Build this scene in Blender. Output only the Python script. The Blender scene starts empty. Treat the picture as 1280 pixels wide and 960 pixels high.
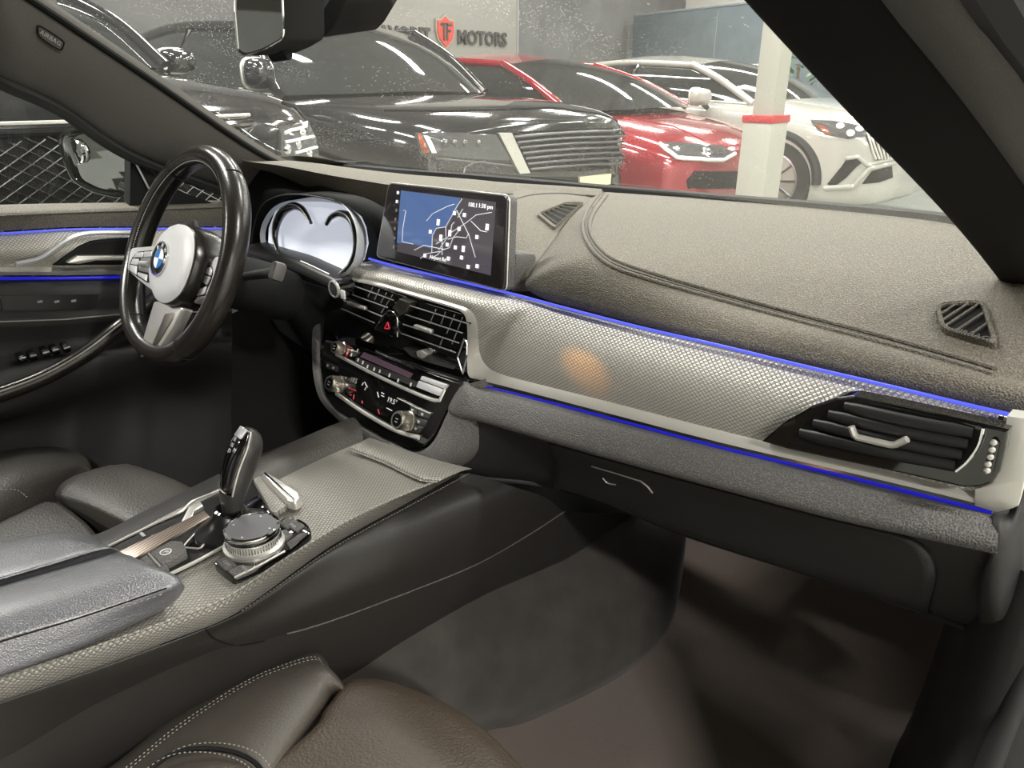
import bpy, bmesh, math, random
from mathutils import Vector, Matrix
from mathutils.geometry import tessellate_polygon
random.seed(7)
V = Vector
S = bpy.context.scene
COL = S.collection
# ---------------------------------------------------------------- camera
CAM = V((.79, -.74, 1.015))
YAW, PITCH, FPX = math.radians(44.2), math.radians(22.3), 917.0
cam = bpy.data.objects.new('camera', bpy.data.cameras.new('camera'))
COL.objects.link(cam)
cam.location = CAM
cam.rotation_euler = (math.pi / 2 - PITCH, 0, YAW)
cam.data.sensor_width = 36
cam.data.lens = FPX / 1280 * 36
cam.data.clip_start = .01
cam.data.clip_end = 200
S.camera = cam
S.view_settings.view_transform = 'Standard'
S.view_settings.look = 'None'
S.view_settings.gamma = 1
S.view_settings.use_curve_mapping = False
S.view_settings.exposure = 0.0
# ---------------------------------------------------------------- world and lights
w = bpy.data.worlds.new('world')
S.world = w
w.use_nodes = True
w.node_tree.nodes['Background'].inputs[0].default_value = (.9, .95, 1, 1)
w.node_tree.nodes['Background'].inputs[1].default_value = .03
G = -.22                                    # height of the showroom floor (the car's footwell is z = 0)
CEIL = 3.9
CLIGHTS = [(x, y, .72) for x in (-5.5, -2.6, .3) for y in (2.4, 5.5, 8.6, 11.2)] + [(3.2, 5.5, .72), (3.2, 8.6, .72),
           (-2.6, -.7, 1.5), (-5.5, -.7, 1.0), (-2.6, -4.6, 4.0), (5.6, -2.4, 3.4), (3.5, .6, 1.6)]  # last three tubes are added out of view, weighted to light the cabin
TUBE_E = 150.0
def area(name, loc, rot, sx, sy, power, color=(1, 1, 1)):
    l = bpy.data.lights.new(name, 'AREA')
    l.shape = 'RECTANGLE'; l.size = sx; l.size_y = sy; l.energy = power; l.color = color
    o = bpy.data.objects.new(name, l); COL.objects.link(o)
    o.location = loc; o.rotation_euler = rot
    return o
# ---------------------------------------------------------------- pixel -> place on a plane of the car
_cy, _sy, _cp, _sp = math.cos(YAW), math.sin(YAW), math.cos(PITCH), math.sin(PITCH)
_f = V((-_sy * _cp, _cy * _cp, -_sp)); _r = V((_cy, _sy, 0)); _u = _r.cross(_f)
def ray(x, y): return _f + _r * ((x - 640) / FPX) - _u * ((y - 480) / FPX)
def PIX(p):
    q = V(p) - CAM; z = q.dot(_f); return 640 + FPX * q.dot(_r) / z, 480 - FPX * q.dot(_u) / z
def PX(x, y, v): d = ray(x, y); return CAM + d * ((v - CAM.x) / d.x)
def PY(x, y, v): d = ray(x, y); return CAM + d * ((v - CAM.y) / d.y)
def PZ(x, y, v): d = ray(x, y); return CAM + d * ((v - CAM.z) / d.z)
class Fr:
    """a plane of the place: origin o, axes ux, uy, normal n (towards the viewer side)"""
    def __init__(s, o, ux, uy):
        s.o = V(o); s.ux = V(ux).normalized(); s.n = s.ux.cross(V(uy)).normalized(); s.uy = s.n.cross(s.ux)
    def p(s, u, v, w=0): return s.o + s.ux * u + s.uy * v + s.n * w
    def at(s, x, y, w=0):
        d = ray(x, y); k = ((s.o + s.n * w) - CAM).dot(s.n) / d.dot(s.n)
        return CAM + d * k
    def uv(s, x, y, w=0):
        q = s.at(x, y, w) - s.o
        return q.dot(s.ux), q.dot(s.uy)
def fr3(a, b, c):
    return Fr(a, b - a, c - a)
# ---------------------------------------------------------------- objects
def thing(name, label, cat, loc=(0, 0, 0), group=None):
    o = bpy.data.objects.new(name, None); COL.objects.link(o)
    o.location = loc; o['label'] = label; o['category'] = cat
    o.empty_display_size = .05
    if group: o['group'] = group
    return o
def tag(o, label, cat, group=None):
    o['label'] = label; o['category'] = cat
    if group: o['group'] = group
    return o
def obj(name, bm, mat, parent=None, smooth=True, angle=40, label=None, kind=None, sub=0, solid=0, bev=0, normals=True):
    if normals: bmesh.ops.recalc_face_normals(bm, faces=bm.faces[:])
    me = bpy.data.meshes.new(name); bm.to_mesh(me); bm.free()
    if isinstance(mat, (list, tuple)):
        for m in mat: me.materials.append(m)
    else: me.materials.append(mat)
    o = bpy.data.objects.new(name, me); COL.objects.link(o)
    if smooth:
        for p in me.polygons: p.use_smooth = True
        if angle < 179:
            try: me.set_sharp_from_angle(angle=math.radians(angle))
            except Exception: pass
    if parent is not None:
        o.parent = parent
        if parent.type == 'EMPTY':
            o.matrix_parent_inverse = Matrix.Translation(-V(parent.location)) if parent.rotation_euler.z == 0 else (Matrix.Translation(parent.location) @ Matrix.Rotation(parent.rotation_euler.z, 4, 'Z')).inverted()
    if solid:
        m = o.modifiers.new('solid', 'SOLIDIFY'); m.thickness = solid; m.offset = -1
    if bev:
        m = o.modifiers.new('bevel', 'BEVEL'); m.width = bev; m.segments = 2; m.limit_method = 'ANGLE'; m.angle_limit = math.radians(40)
    if sub:
        m = o.modifiers.new('sub', 'SUBSURF'); m.levels = sub; m.render_levels = sub
    if label: o['label'] = label
    if kind: o['kind'] = kind
    return o
def crv(pts, n):
    """n+1 points evenly spaced along a Catmull-Rom curve through pts"""
    P = [V(p) for p in pts]
    if len(P) == 2: return [P[0].lerp(P[1], i / n) for i in range(n + 1)]
    E = [P[0] * 2 - P[1]] + P + [P[-1] * 2 - P[-2]]
    fine = []
    for i in range(1, len(E) - 2):
        a, b, c, d = E[i - 1:i + 3]
        for k in range(16):
            t = k / 16
            fine.append(.5 * ((2 * b) + (c - a) * t + (2 * a - 5 * b + 4 * c - d) * t * t + (3 * b - a - 3 * c + d) * t ** 3))
    fine.append(P[-1])
    return resample(fine, n)
def resample(P, n):
    L = [0]
    for a, b in zip(P, P[1:]): L.append(L[-1] + (b - a).length)
    out = []; j = 0
    for i in range(n + 1):
        t = L[-1] * i / n
        while j < len(L) - 2 and L[j + 1] < t: j += 1
        k = (t - L[j]) / max(1e-9, L[j + 1] - L[j])
        out.append(P[j].lerp(P[j + 1], min(1, k)))
    return out
def lin(pts, n): return resample([V(p) for p in pts], n)
def grid(rows, closed=False, cap=False, bm=None):
    bm = bm or bmesh.new()
    R = [[bm.verts.new(p) for p in r] for r in rows]
    n = len(R[0])
    for a, b in zip(R, R[1:]):
        for i in range(n if closed else n - 1):
            j = (i + 1) % n
            try: bm.faces.new((a[i], a[j], b[j], b[i]))
            except ValueError: pass
    if cap and closed:
        for r in (R[0], R[-1]):
            try: bm.faces.new(r)
            except ValueError: pass
    return bm
def cat(rows, k):
    """insert k smooth rows between control rows (each row a list of the same length)"""
    cols = list(zip(*rows)); n = (len(rows) - 1) * k
    out = []
    for c in cols:
        P = [V(p) for p in c]; E = [P[0] * 2 - P[1]] + P + [P[-1] * 2 - P[-2]]; o = []
        for i in range(1, len(E) - 2):
            a, b, c_, d = E[i - 1:i + 3]
            for q in range(k):
                t = q / k
                o.append(.5 * ((2 * b) + (c_ - a) * t + (2 * a - 5 * b + 4 * c_ - d) * t * t + (3 * b - a - 3 * c_ + d) * t ** 3))
        o.append(P[-1]); out.append(o)
    return [list(r) for r in zip(*out)]
def coons(bot, top, left, right, bulge=None, bm=None, power=1.0):
    """patch between four curves (bot, top left->right; left, right bottom->top)"""
    n, m = len(bot) - 1, len(left) - 1
    rows = []
    for j in range(m + 1):
        t = j / m; r = []
        for i in range(n + 1):
            s = i / n
            p = bot[i] * (1 - t) + top[i] * t + left[j] * (1 - s) + right[j] * s \
                - (bot[0] * (1 - s) * (1 - t) + bot[n] * s * (1 - t) + top[0] * (1 - s) * t + top[n] * s * t)
            if bulge is not None: p = p + V(bulge) * ((16 * s * (1 - s) * t * (1 - t)) ** power)
            r.append(p)
        rows.append(r)
    return grid(rows, bm=bm)
def prism(poly, back, bm=None, bevel=0, seg=2, front_only=False):
    """poly: list of 3D points (one face); back: vector to the rear face"""
    bm = bm or bmesh.new()
    P = [V(p) for p in poly]; B = [p + V(back) for p in P]
    a = [bm.verts.new(p) for p in P]; b = [bm.verts.new(p) for p in B]; n = len(a)
    tri = tessellate_polygon([P])
    fs = []
    if n <= 4 or _convex(P):
        fs.append(bm.faces.new(a)); fs.append(bm.faces.new(b[::-1]))
    else:
        for t in tri:
            fs.append(bm.faces.new([a[i] for i in t])); fs.append(bm.faces.new([b[i] for i in reversed(t)]))
    for i in range(n): bm.faces.new((a[i], b[i], b[(i + 1) % n], a[(i + 1) % n]))
    if bevel:
        bmesh.ops.recalc_face_normals(bm, faces=bm.faces[:])
        es = [e for i in range(n) for e in a[i].link_edges if e.other_vert(a[i]) is a[(i + 1) % n]]
        bmesh.ops.bevel(bm, geom=es, offset=bevel, segments=seg, affect='EDGES', profile=.5)
    return bm
def _convex(P):
    n = len(P); nv = V((0, 0, 0))
    for i in range(n): nv += P[i].cross(P[(i + 1) % n])
    for i in range(n):
        a, b, c = P[i - 1], P[i], P[(i + 1) % n]
        if (b - a).cross(c - b).dot(nv) < -1e-12: return False
    return True
def rnd(poly, r, k=4):
    """round the corners of a 3D polygon by radius r"""
    P = [V(p) for p in poly]; out = []; n = len(P)
    for i in range(n):
        a, b, c = P[i - 1], P[i], P[(i + 1) % n]
        d1 = a - b; d2 = c - b
        q = min(r, d1.length * .45, d2.length * .45)
        s = b + d1.normalized() * q; e = b + d2.normalized() * q
        for j in range(k + 1):
            t = j / k
            out.append(s * (1 - t) ** 2 + b * 2 * t * (1 - t) + e * t * t)
    return out
def box(c, sx, sy, sz, bm=None, bevel=0, fr=None, seg=2):
    """box in axes of fr (or world); c is the centre in those axes"""
    b2 = bmesh.new(); bmesh.ops.create_cube(b2, size=1)
    for v in b2.verts: v.co = V((v.co.x * sx, v.co.y * sy, v.co.z * sz))
    if bevel: bmesh.ops.bevel(b2, geom=b2.edges[:], offset=min(bevel, min(sx, sy, sz) * .45), segments=seg, affect='EDGES', profile=.5)
    for v in b2.verts:
        q = v.co + V(c)
        v.co = fr.p(*q) if fr else q
    return join(bm, b2)
def join(bm, b2):
    if bm is None: return b2
    me = bpy.data.meshes.new('t'); b2.to_mesh(me); b2.free(); bm.from_mesh(me); bpy.data.meshes.remove(me)
    return bm
def tube(path, r, n=8, closed=False, bm=None, flat=1.0, up=None):
    P = [V(p) for p in path]; m = len(P)
    rr = r if isinstance(r, (list, tuple)) else [r] * m
    rows = []; prev = None
    for i in range(m):
        a = P[i - 1] if (i or closed) else P[i]; b = P[(i + 1) % m] if (i < m - 1 or closed) else P[i]
        t = (b - a).normalized()
        if up is not None: x = V(up)
        else: x = prev if prev is not None else (V((0, 0, 1)) if abs(t.z) < .9 else V((1, 0, 0)))
        x = (x - t * x.dot(t)); x = x.normalized() if x.length > 1e-6 else t.orthogonal().normalized()
        prev = x; y = t.cross(x)
        rows.append([P[i] + x * (math.cos(2 * math.pi * k / n) * rr[i]) * flat + y * (math.sin(2 * math.pi * k / n) * rr[i]) for k in range(n)])
    if closed: rows.append(rows[0])
    bm2 = grid(rows, closed=True, cap=not closed)
    if closed: bmesh.ops.remove_doubles(bm2, verts=bm2.verts[:], dist=1e-6)
    return join(bm, bm2)
def band(inner, outer, back, bm=None, bulge=0):
    """a strip between two polylines with thickness (vector back) and a slightly raised middle"""
    n = len(inner); mid = [(inner[i] + outer[i]) / 2 - V(back).normalized() * bulge for i in range(n)]
    bb = [p + V(back) for p in inner]; bo = [p + V(back) for p in outer]
    return join(bm, grid([bb, inner, mid, outer, bo]))
def lathe(prof, fr, n=32, bm=None, su=1, sv=1):
    """prof: (radius, height along fr.n)"""
    rows = [[fr.p(r * su * math.cos(2 * math.pi * k / n), r * sv * math.sin(2 * math.pi * k / n), h) for k in range(n)] for r, h in prof]
    b2 = grid(rows, closed=True)
    for r_, k_ in ((prof[0][0], 0), (prof[-1][0], -1)):
        if r_ < .002: bmesh.ops.contextual_create(b2, geom=[v for v in b2.verts if (v.co - fr.p(0, 0, prof[k_][1])).length < r_ * 1.2 + 1e-6])
    return join(bm, b2)
def text(s, fr, u, v, size, depth=.0004, w=0, bm=None, bold=0, shear=0, align='CENTER', sx=1):
    c = bpy.data.curves.new('t', 'FONT'); c.body = s; c.size = size; c.extrude = depth; c.offset = bold
    c.align_x = align; c.align_y = 'CENTER'; c.shear = shear; c.resolution_u = 2
    o = bpy.data.objects.new('t', c); COL.objects.link(o)
    dg = bpy.context.evaluated_depsgraph_get(); dg.update()
    me = bpy.data.meshes.new_from_object(o.evaluated_get(dg))
    bpy.data.objects.remove(o); bpy.data.curves.remove(c)
    b2 = bmesh.new(); b2.from_mesh(me); bpy.data.meshes.remove(me)
    for q in b2.verts: q.co = fr.p(u + q.co.x * sx, v + q.co.y, w + q.co.z)
    return join(bm, b2)
def stitches(path, step=.0035, ln=.0024, r=.0005, bm=None):
    L = sum((b - a).length for a, b in zip(path, path[1:])); n = max(2, int(L / step)); P = resample(path, n)
    bm = bm or bmesh.new()
    for a, b in zip(P, P[1:]):
        t = (b - a); c = (a + b) / 2; t = t.normalized() * ln / 2
        s = t.orthogonal().normalized() * r; q = t.normalized().cross(s)
        vs = [bm.verts.new(p) for p in (c - t, c + s, c + q, c - s, c - q, c + t)]
        for i in range(4):
            bm.faces.new((vs[0], vs[1 + i], vs[1 + (i + 1) % 4])); bm.faces.new((vs[5], vs[1 + (i + 1) % 4], vs[1 + i]))
    return bm
from mathutils.bvhtree import BVHTree
_bvh = {}
def HIT(os, x, y, lift=0.0):
    for r in (0, 1, 2, 4, 7, 11):
        for a in range(8 if r else 1):
            h = HIT1(os, x + r * math.cos(a * .785), y + r * math.sin(a * .785), lift)
            if h: return h
    return None
def HIT1(os, x, y, lift=0.0):
    """the point of the given objects seen in that direction, lifted off the surface"""
    d = ray(x, y).normalized(); best = None
    for o in (os if isinstance(os, (list, tuple)) else [os]):
        if o.name not in _bvh:
            _bvh[o.name] = BVHTree.FromPolygons([v.co.copy() for v in o.data.vertices], [tuple(p.vertices) for p in o.data.polygons])
        h = _bvh[o.name].ray_cast(CAM, d)
        if h[0] is not None and (best is None or h[3] < best[2]): best = (h[0], h[1], h[3])
    if best is None: return None
    n = best[1] if best[1].dot(d) < 0 else -best[1]
    return best[0] + n * lift, n
def HP(os, pts, lift=0.0):
    out = []
    for x, y in pts:
        h = HIT(os, x, y, lift)
        if h: out.append(h[0])
    return out
def drape(os, pts, lift, thick, bm=None, k=3, off=None):
    """a thin patch lying on a surface: outline points pts (a quad or polygon in view), fan of rings"""
    n = len(pts); cx = sum(p[0] for p in pts) / n; cy = sum(p[1] for p in pts) / n
    P = []
    for i in range(n):
        a, b = pts[i], pts[(i + 1) % n]
        for q in range(4): P.append((a[0] + (b[0] - a[0]) * q / 4, a[1] + (b[1] - a[1]) * q / 4))
    rows = []
    for s in [1, .75, .5, .25, .02]:
        r = []
        for x, y in P:
            h = HIT(os, cx + (x - cx) * s, cy + (y - cy) * s, lift)
            r.append(h[0] if h else None)
        rows.append(r)
    last = [q for r in rows for q in r if q is not None]
    c = sum(last, V((0, 0, 0))) / len(last)
    for r in rows:
        for i in range(len(r)):
            if r[i] is None: r[i] = c
    h = HIT(os, cx, cy, 0); nn = h[1] if h else V((1, 0, 0))
    rows.insert(0, [p - nn * thick for p in rows[0]])
    return grid(rows, closed=True, bm=bm)
# ---------------------------------------------------------------- materials
def mat(name, col, rough=.5, metal=0, spec=.5, coat=0, emit=None, estr=0, sheen=0, coat_rough=.05):
    m = bpy.data.materials.new(name); m.use_nodes = True
    b = m.node_tree.nodes['Principled BSDF']
    b.inputs['Base Color'].default_value = (*col, 1); b.inputs['Roughness'].default_value = rough
    b.inputs['Metallic'].default_value = metal; b.inputs['Specular IOR Level'].default_value = spec
    b.inputs['Coat Weight'].default_value = coat; b.inputs['Coat Roughness'].default_value = coat_rough
    b.inputs['Sheen Weight'].default_value = sheen
    if emit: b.inputs['Emission Color'].default_value = (*emit, 1); b.inputs['Emission Strength'].default_value = estr
    return m
def nodes(m): return m.node_tree.nodes, m.node_tree.links, m.node_tree.nodes['Principled BSDF']
def grain(m, scale, bump, dist=.001, colvar=0, kind='VORONOI', detail=2):
    N, L, b = nodes(m)
    tc = N.new('ShaderNodeTexCoord')
    if kind == 'VORONOI':
        t = N.new('ShaderNodeTexVoronoi'); t.inputs['Scale'].default_value = scale; out = t.outputs['Distance']
        nz = N.new('ShaderNodeTexNoise'); nz.inputs['Scale'].default_value = scale * .6
        mx = N.new('ShaderNodeMixRGB'); mx.inputs[0].default_value = .25 / scale * 8
        L.new(tc.outputs['Object'], mx.inputs[1]); L.new(nz.outputs['Color'], mx.inputs[2]); L.new(tc.outputs['Object'], nz.inputs['Vector'])
        L.new(tc.outputs['Object'], t.inputs['Vector'])
    else:
        t = N.new('ShaderNodeTexNoise'); t.inputs['Scale'].default_value = scale; t.inputs['Detail'].default_value = detail
        L.new(tc.outputs['Object'], t.inputs['Vector']); out = t.outputs[0]
    bp = N.new('ShaderNodeBump'); bp.inputs['Strength'].default_value = bump; bp.inputs['Distance'].default_value = dist
    L.new(out, bp.inputs['Height']); L.new(bp.outputs['Normal'], b.inputs['Normal'])
    if colvar:
        c = b.inputs['Base Color'].default_value[:3]
        rp = N.new('ShaderNodeValToRGB')
        rp.color_ramp.elements[0].position = .2; rp.color_ramp.elements[1].position = .8
        rp.color_ramp.elements[0].color = (*[q * (1 - colvar) for q in c], 1); rp.color_ramp.elements[1].color = (*[q * (1 + colvar) for q in c], 1)
        L.new(out, rp.inputs[0]); L.new(rp.outputs[0], b.inputs['Base Color'])
    return m
def scales(m, A, B, cell, dark=.6, bump=.5):
    """a woven lozenge relief: two families of fine lines, along directions A and B of the object"""
    N, L, b = nodes(m)
    tc = N.new('ShaderNodeTexCoord'); hs = []
    for D in (A, B):
        d = N.new('ShaderNodeVectorMath'); d.operation = 'DOT_PRODUCT'; d.inputs[1].default_value = tuple(V(D) * (2 * math.pi / cell))
        L.new(tc.outputs['Object'], d.inputs[0])
        s = N.new('ShaderNodeMath'); s.operation = 'SINE'; L.new(d.outputs['Value'], s.inputs[0])
        a = N.new('ShaderNodeMath'); a.operation = 'ABSOLUTE'; L.new(s.outputs[0], a.inputs[0]); hs.append(a)
    mn = N.new('ShaderNodeMath'); mn.operation = 'MINIMUM'; L.new(hs[0].outputs[0], mn.inputs[0]); L.new(hs[1].outputs[0], mn.inputs[1])
    bp = N.new('ShaderNodeBump'); bp.inputs['Strength'].default_value = bump; bp.inputs['Distance'].default_value = .0012
    L.new(mn.outputs[0], bp.inputs['Height']); L.new(bp.outputs['Normal'], b.inputs['Normal'])
    c = b.inputs['Base Color'].default_value[:3]
    rp = N.new('ShaderNodeValToRGB'); rp.color_ramp.elements[0].color = (*[q * dark for q in c], 1); rp.color_ramp.elements[1].color = (*c, 1)
    rp.color_ramp.elements[0].position = .05; rp.color_ramp.elements[1].position = .45
    L.new(mn.outputs[0], rp.inputs[0]); L.new(rp.outputs[0], b.inputs['Base Color'])
    return m
M = {}
M['pad'] = grain(mat('dash_vinyl', (.124, .110, .086), .62), 560, 1.0, .0013, .4)
M['soft'] = grain(mat('soft_plastic', (.092, .088, .085), .62), 520, 1.0, .001, .35)
M['plastic'] = grain(mat('dark_plastic', (.0145, .014, .0135), .65), 700, .25, .0006)
M['flank'] = grain(mat('flank_vinyl', (.016, .0145, .013), .5), 600, .35, .0006)
M['seat'] = grain(mat('seat_black_leather', (.058, .050, .041), .5), 330, .4, .0008)
M['pillar_shade'] = mat('pillar_shaded_cloth', (.012, .0115, .011), .9, spec=.12)  # same cloth as the pillar, its shade put into a darker colour
M['shadecarpet'] = grain(mat('shaded_carpet', (.010, .0095, .009), .95), 900, .6, .002, .2, 'NOISE', 6)  # same carpet as the passenger side, coloured dark for the unlit driver side
M['outline'] = mat('satin_silver_paint', (.66, .64, .59), .36, .4)
M['vane'] = mat('vent_vane', (.011, .011, .011), .45)
M['inlay'] = mat('inlay_black', (.010, .010, .010), .3)
M['black'] = mat('matte_black', (.006, .006, .006), .7, spec=.2)
M['gloss'] = mat('gloss_black', (.004, .004, .004), .06, coat=1)
M['leather'] = grain(mat('black_leather', (.036, .033, .029), .5), 330, .5, .001)
M['armleather'] = grain(mat('armrest_leather', (.085, .087, .098), .36, spec=1.0, coat=.9, coat_rough=.34), 560, .75, .001)
M['rimleather'] = grain(mat('rim_leather', (.014, .012, .010), .25), 300, .12, .0006)
M['satin'] = mat('satin_chrome', (.82, .80, .75), .30, .78)
M['silver'] = mat('silver_plastic', (.62, .62, .63), .35, .35)
M['chrome'] = mat('chrome', (.85, .85, .86), .06, 1)
M['knob'] = mat('knob_metal', (.66, .62, .54), .28, 1)
M['trim'] = scales(mat('lozenge_trim', (.56, .535, .49), .42, .35), (.66, 0, .9), (-.66, 0, .9), .009, .35)
M['trimflat'] = scales(mat('lozenge_trim_flat', (.30, .285, .255), .45, .4), (.8, .6, 0), (-.8, .6, 0), .009, .35)
M['doortrim'] = scales(mat('lozenge_trim_door', (.46, .44, .40), .42, .5), (0, .66, .9), (0, -.66, .9), .009, .4)
M['blue'] = mat('blue_light', (.02, .03, .2), .4, emit=(.12, .15, 1.0), estr=.85)
M['bluedim'] = mat('blue_light_dim', (.01, .01, .1), .4, emit=(.015, .015, 1.0), estr=.38)
M['stitch'] = mat('grey_thread', (.26, .245, .215), .8)
M['white_print'] = mat('white_print', (.6, .6, .6), .5)
M['grey_print'] = mat('grey_print', (.3, .3, .3), .5)
M['red_lit'] = mat('red_backlight', (.3, .01, .02), .4, emit=(1, .03, .08), estr=.28)
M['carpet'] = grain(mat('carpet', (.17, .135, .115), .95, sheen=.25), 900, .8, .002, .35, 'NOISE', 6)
M['suede'] = grain(mat('tunnel_carpet', (.034, .030, .026), .95, sheen=.3), 26, .25, .004, .3, 'NOISE', 8)
M['pillar'] = grain(mat('pillar_cloth', (.075, .070, .063), .9), 1200, .4, .0006, .15)
M['headliner'] = grain(mat('headliner_cloth', (.10, .095, .09), .95), 1200, .4, .0006, .1)
M['rubber'] = mat('rubber', (.01, .01, .01), .7)
# ================================================================ SETTING: the showroom
def slab(name, c, sx, sy, sz, m, kind='structure', **k):
    o = obj(name, box(c, sx, sy, sz), m, smooth=False, **k); o['kind'] = kind; return o
m_floor = grain(mat('showroom_floor', (.30, .31, .27), .28, coat=.2), 3, .03, .002, .08, 'NOISE', 6)
m_wall = grain(mat('grey_block_wall', (.13, .13, .128), .85), 2, .1, .01, .18, 'NOISE', 6)
# block courses on the grey wall
N, L, b = nodes(m_wall)
br = N.new('ShaderNodeTexBrick'); br.inputs['Scale'].default_value = 1; br.inputs['Brick Width'].default_value = .4; br.inputs['Row Height'].default_value = .2; br.inputs['Mortar Size'].default_value = .006
tcw = N.new('ShaderNodeTexCoord'); sw = N.new('ShaderNodeSeparateXYZ'); cw = N.new('ShaderNodeCombineXYZ')
L.new(tcw.outputs['Object'], sw.inputs[0]); L.new(sw.outputs['Y'], cw.inputs[0]); L.new(sw.outputs['Z'], cw.inputs[1]); L.new(cw.outputs[0], br.inputs['Vector'])
bp = N.new('ShaderNodeBump'); bp.inputs['Strength'].default_value = .3; bp.inputs['Distance'].default_value = .005; bp.invert = True
L.new(br.outputs['Fac'], bp.inputs['Height']); L.new(bp.outputs['Normal'], b.inputs['Normal'])
m_pale = mat('pale_wall', (.62, .60, .55), .8)
m_ceil = mat('ceiling_paint', (.30, .30, .29), .9)
m_white = mat('white_paint', (.39, .38, .33), .5)
WX = -8.2
WY = 13.5
slab('floor', (-1, 4, G - .1), 16, 22, .2, m_floor)
slab('wall_back', (WX - .1, 4, 1.9), .2, 22, 4.3, m_wall)
slab('wall_far', (-1, WY + .1, 1.9), 16, .2, 4.3, m_pale)
m_bright = mat('bright_wall', (.80, .79, .76), .8)
slab('wall_right', (7.1, 4, 1.9), .2, 22, 4.3, m_bright)
slab('wall_front', (-1, -7.1, 1.9), 16, .2, 4.3, m_wall)
slab('ceiling', (-1, 4, CEIL + .35), 16, 22, .2, m_ceil)
m_tube = mat('light_tube', (.9, .9, .9), .4, emit=(1, .97, .92), estr=14)
m_fix = mat('fixture_white', (.7, .7, .7), .5)
names_ = {(-5.5): 'over the car tails', (-2.6): 'over the car noses', .3: 'over the aisle', 3.2: 'by the right wall'}
for i, (x, y, wt) in enumerate(CLIGHTS):
    t = thing('ceiling_light', 'long white ceiling tube light hanging in rows above the showroom', 'light', (x, y, CEIL + .24), 'ceiling tube lights')
    obj('housing', box((x, y, CEIL + .2), 1.9, .26, .06, bevel=.01), m_fix, t)
    obj('diffuser', box((x, y, CEIL + .155), 1.8, .2, .03, bevel=.01), m_tube, t)
    a = area('tube_glow', (x, y, CEIL + .13), (0, 0, 0), 1.8, .2, TUBE_E * wt, (1, .965, .91))
    a.parent = t; a.matrix_parent_inverse = Matrix.Translation(-V(t.location))
# sign wall
m_sign = mat('sign_panel', (.27, .26, .235), .55)
FW = Fr((WX, 0, 0), (0, 1, 0), (0, 0, 1))          # wall plane, u = y, v = z, towards the cars
sy0, sy1 = FW.uv(444, 10)[0], FW.uv(643, 40)[0]
pn = thing('signboard', 'pale beige sign panel on the grey wall behind the black cars', 'sign', (WX, (sy0 + sy1) / 2, 1.2))
obj('board', box(((sy0 + sy1) / 2, 1.95, .05), sy1 - sy0, 2.4, .03, fr=FW, bevel=.005), m_sign, pn)
for u in (sy0, sy1): obj('edge_strip', box((u, 1.95, .055), .03, 2.4, .05, fr=FW), M['grey_print'], pn)
m_let = mat('sign_letters', (.045, .042, .04), .5)
u0, v0 = FW.uv(570, 46, .05); u1, v1 = FW.uv(631, 52, .05)
zc = (v0 + v1) / 2
LH = .27
t1 = obj('sign_lettering', text('MOTORS', FW, (u0 + u1) / 2, zc, LH, .015, .086, bold=.006, sx=1.0), m_let)
s = (u1 - u0) / t1.dimensions.y
for q in t1.data.vertices: q.co.y = (u0 + u1) / 2 + (q.co.y - (u0 + u1) / 2) * s
tag(t1, 'dark raised word MOTORS right of the red shield', 'lettering')
ue, _ = FW.uv(536, 42, .05)
t2 = obj('sign_lettering', text('FAVORIT', FW, ue, zc, LH, .015, .086, bold=.006, align='RIGHT', sx=s), m_let)
tag(t2, 'dark raised word FAVORIT left of the red shield', 'lettering')
uc, vc = FW.uv(554, 40, .05)
sh = thing('shield_emblem', 'red shield emblem with a dark monogram between the two sign words', 'emblem', (WX, uc, vc))
k = .155
shp = [(-1, .95), (-.45, 1.0), (0, 1.35), (.45, 1.0), (1, .95), (1.05, .1), (.85, -.6), (.4, -1.05), (0, -1.35), (-.4, -1.05), (-.85, -.6), (-1.05, .1)]
obj('rim', prism([FW.p(uc + a * k * 1.12, vc + c * k * 1.12, .10) for a, c in shp], FW.n * -.03), mat('shield_rim', (.42, .36, .28), .4, .6), sh, smooth=False)
obj('field', prism([FW.p(uc + a * k * .95, vc + c * k * .95, .115) for a, c in shp], FW.n * -.03), mat('shield_red', (.55, .05, .035), .45), sh, smooth=False)
bmx = None
for (a, c, sx_, sz_) in ((-.28, 0, .16, 1.5), (.1, 0, .16, 1.5), (.25, .62, .9, .2), (.3, .1, .5, .16), (-.45, .62, .4, .2)):
    bmx = box((uc + a * k, vc + c * k, .12), sx_ * k, sz_ * k, .02, fr=FW, bm=bmx)
obj('monogram', bmx, m_let, sh, smooth=False)
# blue-grey partition and what is above it
m_blue = grain(mat('partition_paint', (.17, .205, .225), .35), 4, .02, .01, .1, 'NOISE')
P1 = PX(790, 21, WX + .12); pdir = V((.966, -.259, 0))
PT = Fr((P1.x, P1.y, 0), pdir, (0, 0, 1))
pt = thing('partition', 'blue-grey partition panel behind the white SUV', 'partition', (P1.x + 4, P1.y - 1, G))
obj('panel', box((4.3, (P1.z + G) / 2, 0), 8.4, P1.z - G, .1, fr=PT, bevel=.01), m_blue, pt)
obj('cap_rail', box((4.3, P1.z + .01, 0), 8.4, .04, .13, fr=PT, bevel=.01), mat('cap_rail', (.3, .33, .35), .4), pt)
for u_ in (2.2, 4.3, 6.4): obj('joint', box((u_, (P1.z + G) / 2, .052), .012, P1.z - G - .1, .006, fr=PT), M['grey_print'], pt)
# duct on the far wall
obj_d = tube([V((-7.9, 13.2, 2.9)), V((-5, 13.2, 2.9)), V((-2, 13.2, 2.9))], .13, 16)
tag(obj('duct_pipe', obj_d, mat('duct_metal', (.5, .5, .48), .35, .8)), 'grey round duct pipe along the far wall above the partition', 'pipe')
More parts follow.
